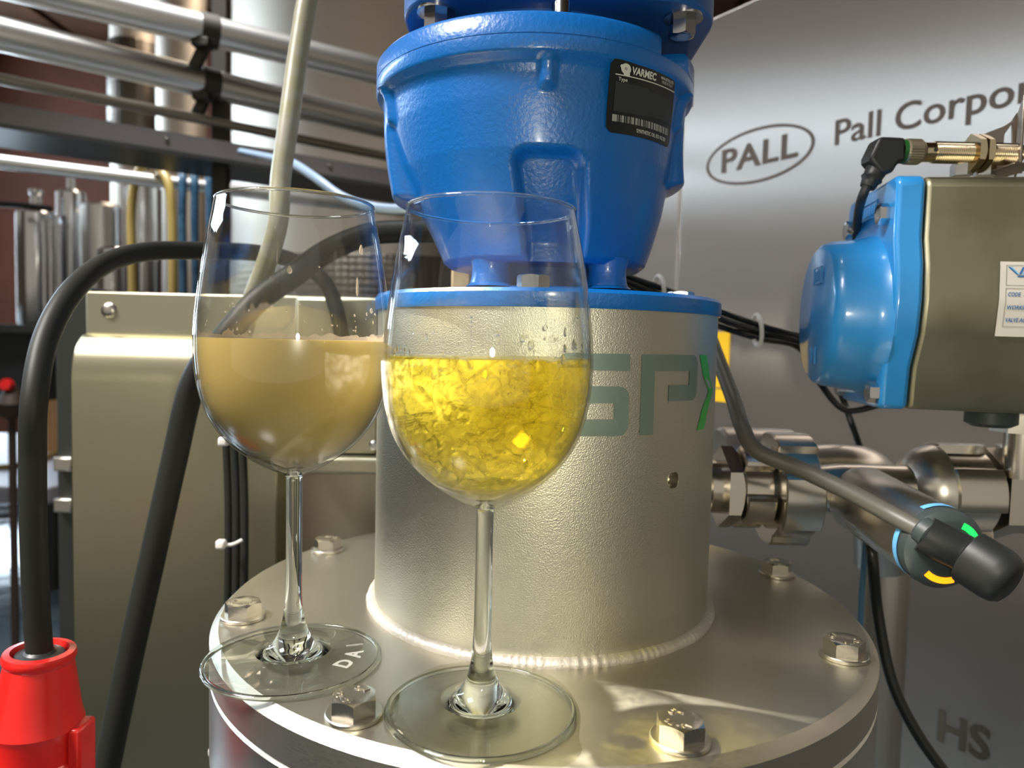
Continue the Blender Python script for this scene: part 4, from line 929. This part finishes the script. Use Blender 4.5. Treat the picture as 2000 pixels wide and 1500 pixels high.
b.add(vs, [tuple(range(n)), tuple(range(2 * n - 1, n - 1, -1))] + [(i, (i + 1) % n, n + (i + 1) % n, n + i) for i in range(n)]); plg = b.build('angled_plug', M_DARK, ps, bev=.003, segs=3)
b = MB().tube([pix(1712, 332, Ys), pix(1702, 350, Ys), pix(1694, 366, Ys)], .0062, 16, 4, rf=lambda t: 1.15 - .35 * t + (.18 if .45 < t < .62 else 0)); b.build('strain_relief', M_DARK, plg)
MB().tube([pix(1697, 358, Ys), pix(1684, 385, Ys), pix(1676, 420, Ys + .03), pix(1670, 480, Ys + .07), pix(1668, 560, Ys + .09)], .0031, 10).build('cable', M_DARK, plg)
# ------------------------------------------------------------------ flow sensor
fa = pix(1672, 968, .545); fb = pix(1832, 1066, .445)
fd = (fb - fa).normalized()
fs_ = thing('flow_sensor', fa, 'steel flow sensor with green and orange lights plugged into the pipe', 'sensor')
Lf = (fb - fa).length; Mf = frame(fa, fd); 
MB().lathe([(.015, -.012), (.015, -.002), (.0215, .0), (.0238, .006), (.0248, .010), (.0248, Lf - .002), (.0240, Lf)], 64, Mf).build('housing', M_PIPEM, fs_)
RS = .0248
o = MB()
o.lathe([(RS + .0006, Lf - .006), (RS + .0006, Lf - .0015)], 22, Mf, arc=(math.radians(30), math.radians(115))); o.lathe([(RS + .0006, Lf - .006), (RS + .0006, Lf - .0015)], 22, Mf, arc=(math.radians(150), math.radians(262)))
o.build('blue_band', M_CYAN, fs_)
cap_ = MB().lathe([(RS, Lf - .001), (RS, Lf + .006), (RS - .003, Lf + .0095), (RS - .006, Lf + .0105), (0, Lf + .0105)], 64, Mf).build('end_cap', M_DARKG, fs_)
def arcs(a0, a1, r0, r1, z, n=14):
    return [(r * math.cos(math.radians(lerp(a0, a1, i / n))), r * math.sin(math.radians(lerp(a0, a1, i / n))), z) for i in range(n + 1) for r in (r0, r1)], [(2 * i, 2 * i + 2, 2 * i + 3, 2 * i + 1) for i in range(n)]
LED = []
def face_ang(x, y):          # angle on the cap of the direction seen towards (x, y)
    d = FW + RT * ((x - 1000) / F) - UP * ((y - 750) / F); c_ = fa + fd * (Lf + .0106); t = (c_ - EYEP).dot(fd) / d.dot(fd); p = Mf.inverted() @ (EYEP + d * t)
    return math.degrees(math.atan2(p.y, p.x)), math.hypot(p.x, p.y)
ga, gr_ = face_ang(1902, 1042); oa, or_ = face_ang(1838, 1120)
v1, f1 = arcs(ga - 28, ga + 28, .0160, .0200, Lf + .0107); MB().add(v1, f1, Mf).build('green_light', M_LEDG, cap_)
v1, f1 = arcs(oa - 30, oa + 30, .0160, .0200, Lf + .0107); MB().add(v1, f1, Mf).build('orange_light', M_LEDO, cap_)
# plug: box running across the face
pc0 = pix(1806, 1042, .432); pc1 = pix(1872, 1075, .425); pc2 = pix(1960, 1130, .405)
pl = MB().cyl(pix(1795, 1030, .437), pix(1818, 1046, .431), .0080, 28, .0088, bev=.001).build('gland_nut', M_DARKG, fs_)
MB().tube([pc0, pix(1838, 1060, .428), pc1, pix(1895, 1088, .421)], .0112, 24, 3).build('plug_neck', M_DARK, fs_)
Lp = (pc2 - pc1).length * 1.02; q0 = pc1 + (pc2 - pc1) * .2
MB().lathe([(0, 0), (.0130, 0), (.0146, .0012), (.0146, Lp * .62), (.0138, Lp * .80), (.0118, Lp * .92), (.0080, Lp * .985), (0, Lp)], 32, frame(q0, pc2 - pc1) @ Matrix.Diagonal((1, 1.12, 1, 1))).build('plug_body', M_DARK, fs_, ang=45)
b = MB().tube([pc1 + (pc2 - pc1) * .24, pc1 + (pc2 - pc1) * .255], .0146, 28, 1); b.build('plug_seam', M_DARKG, fs_)
# printed lines on the sensor housing
b = MB()
for k, (w, aa) in enumerate(((.022, 196), (.016, 204), (.019, 212), (.026, 224), (.020, 232), (.014, 240))):
    b.lathe([(RS + .0002, Lf * .30), (RS + .0002, Lf * .30 + w)], 3, Mf, arc=(math.radians(aa), math.radians(aa + 3)))
b.build('printed_lines', M_LINE, fs_)
gc = [pix(*t) for t in ((1380, 640, .60), (1402, 700, .575), (1432, 780, .545), (1450, 835, .515), (1478, 880, .50), (1560, 915, .485), (1660, 962, .465), (1740, 1005, .45), (1806, 1040, .433))]
tag(MB().tube(gc, .0056, 14).build('sensor_cable', M_GREYC), 'grey cable running from behind the column to the flow sensor plug', 'cable')

# ------------------------------------------------------------------ braided clear hose hanging behind the juice glass
ch = [pix(640, -900, .66)] + [pix(*t) for t in ((622, -400, .64), (606, -60, .62), (594, 30, .615), (580, 120, .61), (562, 250, .60), (548, 350, .595), (543, 430, .59), (522, 510, .60), (488, 600, .62), (465, 700, .66))]
tag(MB().tube(ch, .0082, 18).build('braided_hose', M_HOSEW), 'pale braided hose hanging behind the glass of cloudy juice', 'hose')
tag(MB().tube([pix(*t) for t in ((470, 296, 1.42), (528, 308, 1.2), (570, 318, 1.06), (620, 350, 1.0), (670, 385, .98), (730, 404, .96), (800, 408, .94), (900, 400, .92), (1050, 420, .9), (1180, 520, .88), (1210, 680, .88), (1210, 1000, .9))], .0060, 10).build('thin_cable', M_CBLB), 'thin pale blue cable sagging between the hose and the gear unit', 'cable')

# ------------------------------------------------------------------ railing and pipe run along the left
def rail(name, x0, y0, x1, y1, r, m, label, cat, Y0=1.25, n=28):
    hor = lambda x: 668 + .0237 * (x - 1000)
    k = (hor(x0) - y0) / (hor(x1) - y1)
    A_ = pix(x0, y0, Y0); B_ = pix(x1, y1, Y0 * k); B_.z = A_.z; d = (B_ - A_)
    A_ = A_ - d * .35; B_ = B_ + d * (.06 if Y0 > 1.4 else .16)
    return A_, B_
grp = 'pipes of the walkway railing'
A1, B1 = rail('r', 0, -38, 722, 133, 0, None, '', '')
t = tag(MB().cyl(A1, B1, .0285, 40).build('rail_pipe', M_RAIL), 'topmost thick steel pipe of the walkway railing', 'pipe', grp)
A2, B2 = rail('r', 0, 66, 703, 232, 0, None, '', '')
tag(MB().cyl(A2, B2, .0285, 40).build('rail_pipe', M_RAIL), 'second thick steel pipe of the walkway railing, below the topmost', 'pipe', grp)
A3, B3 = rail('r', 0, 154, 741, 301, 0, None, '', '')
tag(MB().cyl(A3, B3, .0098, 20).build('rail_pipe', mat('worn_pipe', (.30, .26, .21), .8, .35), ), 'thin brown worn pipe below the two thick rails', 'pipe', grp)
A4, B4 = rail('r', 0, 222, 741, 343, 0, None, '', '')
d4 = (B4 - A4).normalized(); n4 = Vector((d4.y, -d4.x, 0)); 
L4 = (B4 - A4).length; M4 = Matrix(((d4.x, n4.x, 0, A4.x), (d4.y, n4.y, 0, A4.y), (0, 0, 1, A4.z), (0, 0, 0, 1)))
wk = thing('walkway_beam', A4, 'flat grey channel beam with dark underside under the railing', 'beam')
MB().box(0, L4, -.004, .002, -.016, .018, M4).build('front_web', M_WEB, wk); MB().box(0, L4, -.16, .004, -.024, -.016, M4).build('lower_flange', M_FRAMEC, wk)
for k in range(7):
    s = .5 + .16 * k; MB().lathe([(0, .004), (.004, .003), (.005, 0)], 12, M4 @ Matrix.Translation((s, .002, .006)) @ Matrix.Rotation(-PI / 2, 4, 'X')).build('rivet', M_ZINC, wk)
A5, B5 = rail('r', 0, 316, 760, 408, 0, None, '', '', 1.5)
tag(MB().cyl(A5, B5, .0145, 28).build('rail_pipe', M_RAIL), 'low steel pipe with hoses hung over it', 'pipe', grp)
# clamps
def onrail(A_, B_, x):
    lo, hi = 0., 1.
    for _ in range(40):
        mid = (lo + hi) / 2; p = A_.lerp(B_, mid) - EYEP; px = 1000 + F * p.dot(RT) / p.dot(FW)
        if px < x: lo = mid
        else: hi = mid
    return A_.lerp(B_, lo)
for k, (A_, B_, lab) in enumerate(((A1, B1, 'dark clamp bracket holding the topmost rail pipe'), (A2, B2, 'dark clamp bracket holding the second rail pipe'))):
    p = onrail(A_, B_, 408); d = (B_ - A_).normalized(); c = thing('pipe_clamp', p, lab, 'clamp', 'rail clamps')
    MB().lathe([(.0285, -.016), (.0315, -.016), (.0315, .016), (.0285, .016)], 36, frame(p, d), closed=True).build('band', M_BRKT, c)
    MB().box(-.006, .014, -.006, .010, -.075, -.026, Matrix.Translation(p) @ Matrix.Rotation(.45, 4, 'Y')).build('arm', M_BRKT, c, bev=.002)
    MB().box(-.022, .010, -.03, .0, -.038, -.022, Matrix.Translation(p)).build('foot', M_BRKT, c, bev=.002)
q = onrail(A1, B1, 400); qq = onrail(A5, B5, 400)
po = thing('railing_post', (q.x, q.y + .06, FLZ), 'square steel post behind the rail clamps', 'post')
MB().box(q.x - .014, q.x + .014, q.y + .066, q.y + .09, FLZ, q.z + .3).build('tube', M_BRKT, po)
MB().box(q.x - .05, q.x + .05, q.y + .02, q.y + .11, FLZ, FLZ + .01).build('base_plate', M_BRKT, po)
# hoses hung over the low pipe
p = onrail(A5, B5, 300)
def hung(xs, r, m, label, back=True, dY=0.0):
    (x0, xt, x1) = xs; Yh = p.y + dY
    pts = [pix(x1, 640, Yh - .03), pix(x1, 540, Yh - .03), pix(x1 - 2, 430, Yh - .03), pix(lerp(xt, x1, .75), 352, Yh - .025), pix(xt, 322, Yh)] + ([pix(lerp(xt, x0, .7), 345, Yh + .03), pix(x0, 420, Yh + .04), pix(x0 + 3, 540, Yh + .04), pix(x0 + 4, 640, Yh + .04)] if back else [])
    return tag(MB().tube(pts, r, 14).build('hung_hose', m), label, 'hose', 'hoses hung over the low pipe')
hung((256, 292, 338), .0098, M_HOSEY, 'yellow hose looped over the low rail pipe')
hung((350, 355, 358), .0085, M_HOSEB, 'dark blue hose hanging next to the yellow hose', False)
hung((372, 374, 382), .0085, M_HOSEB, 'middle blue hose of the three on the low rail pipe', False, .01)
hung((384, 398, 412), .0085, M_HOSEB, 'blue hose hanging nearest the glass of juice', False, .02)
tag(MB().tube([pix(-60, 248, 1.9), pix(0, 268, 1.9), pix(60, 284, 1.9), pix(115, 298, 1.9)], .006, 8).build('thin_cable', mat('tan_cable', (.5, .36, .2), 0, .5)), 'thin tan cable sloping behind the low rail pipe', 'cable')

# ------------------------------------------------------------------ tanks and vessels behind
M_DIMP = mat('dimpled_tank_steel', (.17, .145, .12), 1, .42)
nt = M_DIMP.node_tree; tc = nt.nodes.new('ShaderNodeTexCoord'); vo = nt.nodes.new('ShaderNodeTexVoronoi'); vo.inputs['Scale'].default_value = 48; vo.inputs['Randomness'].default_value = 0.0
bp = nt.nodes.new('ShaderNodeBump'); bp.inputs['Strength'].default_value = .5; bp.inputs['Distance'].default_value = .006
nt.links.new(tc.outputs['Object'], vo.inputs['Vector']); nt.links.new(vo.outputs['Distance'], bp.inputs['Height']); nt.links.new(bp.outputs[0], nt.nodes['Principled BSDF'].inputs['Normal'])
def tank(xl, xr, Y, label, ztop, m=M_TANK, dimple=None, group='tall fermenting tanks', seams=()):
    a_ = pix(xl, 600, Y); b_ = pix(xr, 600, Y); r = (b_.x - a_.x) / 2; c = Vector(((a_.x + b_.x) / 2, Y + r * .4, 0))
    t = thing('fermenting_tank', (c.x, c.y, FLZ), label, 'tank', group); Tt = Matrix.Translation(c)
    MB().lathe([(0, FLZ + .18), (r * .5, FLZ + .20), (r, FLZ + .33), (r, ztop), (r * .6, ztop + .1), (0, ztop + .14)], 72, Tt).build('shell', m, t)
    for k in range(3):
        a = 2 * PI * k / 3 + .5; MB().cyl((c.x + r * .75 * math.cos(a), c.y + r * .75 * math.sin(a), FLZ), (c.x + r * .75 * math.cos(a), c.y + r * .75 * math.sin(a), FLZ + .30), .03, 16).build('leg', M_RAIL, t)
    if dimple:
        MB().lathe([(r + .004, dimple[0]), (r + .010, dimple[0] + .01), (r + .010, dimple[1] - .01), (r + .004, dimple[1])], 72, Tt).build('cooling_jacket', M_DIMP, t)
    for z in seams: MB().lathe([(r, z - .012), (r + .012, z - .008), (r + .012, z + .008), (r, z + .012)], 72, Tt).build('band', M_RAIL, t)
    return t
tank(214, 300, 3.3, 'narrow steel tank with dimpled jacket, farthest left of the tall tanks', 2.3, dimple=(.95, 1.45))
tank(302, 392, 3.1, 'narrow smooth steel tank between the dimpled tank and the wide tank', 2.3)
tank(426, 1060, 2.5, 'wide steel tank behind the rails and the juice glass', 2.3, dimple=(-.1, .42), seams=())
def vessel(xl, xr, yt, Y, label, m=M_VESS, neck=True):
    a_ = pix(xl, yt, Y); b_ = pix(xr, yt, Y); r = (b_.x - a_.x) / 2; c = Vector(((a_.x + b_.x) / 2, Y + r, 0)); zt = a_.z
    t = thing('steel_vessel', (c.x, c.y, -0.05 + FLZ * 0), label, 'vessel', 'small steel vessels on the dark counter')
    z0 = CNT
    MB().lathe([(0, z0), (r * .94, z0), (r, z0 + .01), (r, zt - r * .25), (r * .8, zt - r * .06), (0, zt)], 48, Matrix.Translation(c)).build('shell', m, t)
    if neck: MB().lathe([(r * .28, zt - .02), (r * .28, zt + .05), (r * .36, zt + .055), (r * .36, zt + .07), (0, zt + .075)], 28, Matrix.Translation(c)).build('neck', m, t)
    return t
# dark counter they stand on
Yv = 2.5
CNT = pix(40, 634, Yv).z
ct = thing('dark_counter', (pix(40, 700, Yv).x, Yv + .1, FLZ), 'dark counter at far left carrying the small steel vessels', 'counter')
xa = pix(-260, 700, Yv).x; xb = pix(420, 700, Yv).x
MB().box(xa, xb, Yv - .05, Yv + .33, CNT - .03, CNT).build('top', M_FRAMEC, ct, bev=.003)
MB().box(pix(-260, 700, Yv).x, pix(66, 700, Yv).x, Yv, Yv + .3, pix(30, 785, Yv).z, CNT - .03).build('cupboard', mat('black_cupboard', (.02, .024, .024), 0, .5), ct)
for x in (xa + .04, xb - .04): MB().cyl((x, Yv + .25, FLZ), (x, Yv + .25, CNT - .03), .02, 16).build('leg', M_FRAMEC, ct)
vessel(12, 84, 402, Yv + .1, 'bright steel vessel at the far left edge of the counter')
vessel(140, 214, 388, Yv + .12, 'flat topped satin steel canister left of the yellow hose', M_RAIL, False)
vessel(176, 232, 478, Yv - .04, 'short steel canister in front of the satin canister', M_VESS, False)
vessel(228, 296, 352, Yv + .12, 'tall bright steel vessel behind the yellow hose', M_VESS)
vessel(96, 150, 365, Yv + .24, 'tall slim steel vessel behind the satin canister', M_VESS)
for k, x in enumerate((86, 99, 116, 138)):
    q = pix(x, 440, Yv + .02)
    o = MB().cyl((q.x, Yv + .02, CNT), (q.x, Yv + .02, pix(x, [415, 425, 435, 445][k], Yv).z), .008, 14, bev=.002).build('steel_rod', M_VESS)
    tag(o, ['tallest thin upright steel rod beside the far left vessel', 'second thin upright steel rod from the far left vessel', 'third thin upright steel rod from the far left vessel', 'shortest thin upright steel rod beside the satin canister'][k], 'rod', 'thin rods on the counter')
tag(MB().tube([pix(-60, 396, 2.4), pix(30, 400, 2.4), pix(100, 408, 2.4)], .010, 10).build('black_hose', M_BLACK), 'black hose crossing in front of the far left vessels', 'hose')
# ------------------------------------------------------------------ floor level things at the far left
def fl(x, y, dz=0.0): return pixz(x, y, FLZ + dz)
k0 = fl(-80, 985); k1 = fl(180, 985)
pl_ = thing('wooden_pallet', pix(90, 800, 4.4), 'upright pine pallet leaning behind the dark upright', 'pallet')
for i in range(6):
    a_ = pix(64 + 9 * i, 688, 3.9); q = pix(64 + 9 * i, 830, 3.9)
    MB().box(a_.x - .0085, a_.x + .0085, 3.9, 3.925, -.479, a_.z).build('slat', M_PALLET, pl_)
for yy in (700, 775):
    q0 = pix(58, yy, 3.9); q1 = pix(118, yy, 3.9); MB().box(q0.x, q1.x, 3.926, 3.96, q0.z - .03, q0.z + .03).build('rail', M_PALLET, pl_)
pf = thing('low_platform', (-2.6, 3.8, FLZ), 'pale low platform beyond the red plug cable at far left', 'platform')
MB().box(-3.9, -1.9, 3.0, 4.6, -.55, -.48).build('slab', M_KERB, pf, bev=.01)
for x in (-3.6, -2.0):
    for y in (3.15, 4.45): MB().box(x - .04, x + .04, y - .04, y + .04, FLZ, -.55).build('leg', M_FRAMEC, pf)
def flp(x, y): return pixz(x, y, -.48 + .014)
tag(MB().tube([flp(-40, 914), flp(20, 910), flp(70, 900), flp(110, 884), flp(150, 872)], .014, 10).build('floor_hose', M_HOSEY), 'tan hose lying along the pale platform at far left', 'hose')
for k, (y, dx) in enumerate(((985, 0), (1002, 8))):
    tag(MB().tube([fl(-60, y + 14, .02), fl(20, y + 6, .02), fl(80, y, .02), fl(130, y - 8, .02)], .013, 8).build('floor_hose', M_BLACK), ['farther black hose on the wet floor', 'nearer black hose on the wet floor'][k], 'hose', 'black hoses on the wet floor')
q = fl(10, 860); rv = thing('red_valve', pix(12, 770, 3.3), 'small red handled valve before the dark cupboard', 'valve')
q = pix(14, 752, 2.3)
MB().lathe([(.0, -.012), (.018, -.011), (.021, 0), (.018, .011), (0, .012)], 24, frame(q, (0, -1, .3))).build('hand_wheel', M_RED, rv)
MB().lathe([(0, FLZ), (.03, FLZ), (.03, FLZ + .02), (.012, FLZ + .03), (.012, q.z - .11), (.035, q.z - .10), (.045, q.z - .06), (.030, q.z - .03), (.012, q.z), (0, q.z)], 20, Matrix.Translation((q.x, q.y + .02, 0))).build('body', mat('rusty_iron', (.05, .03, .02), .4, .6), rv)
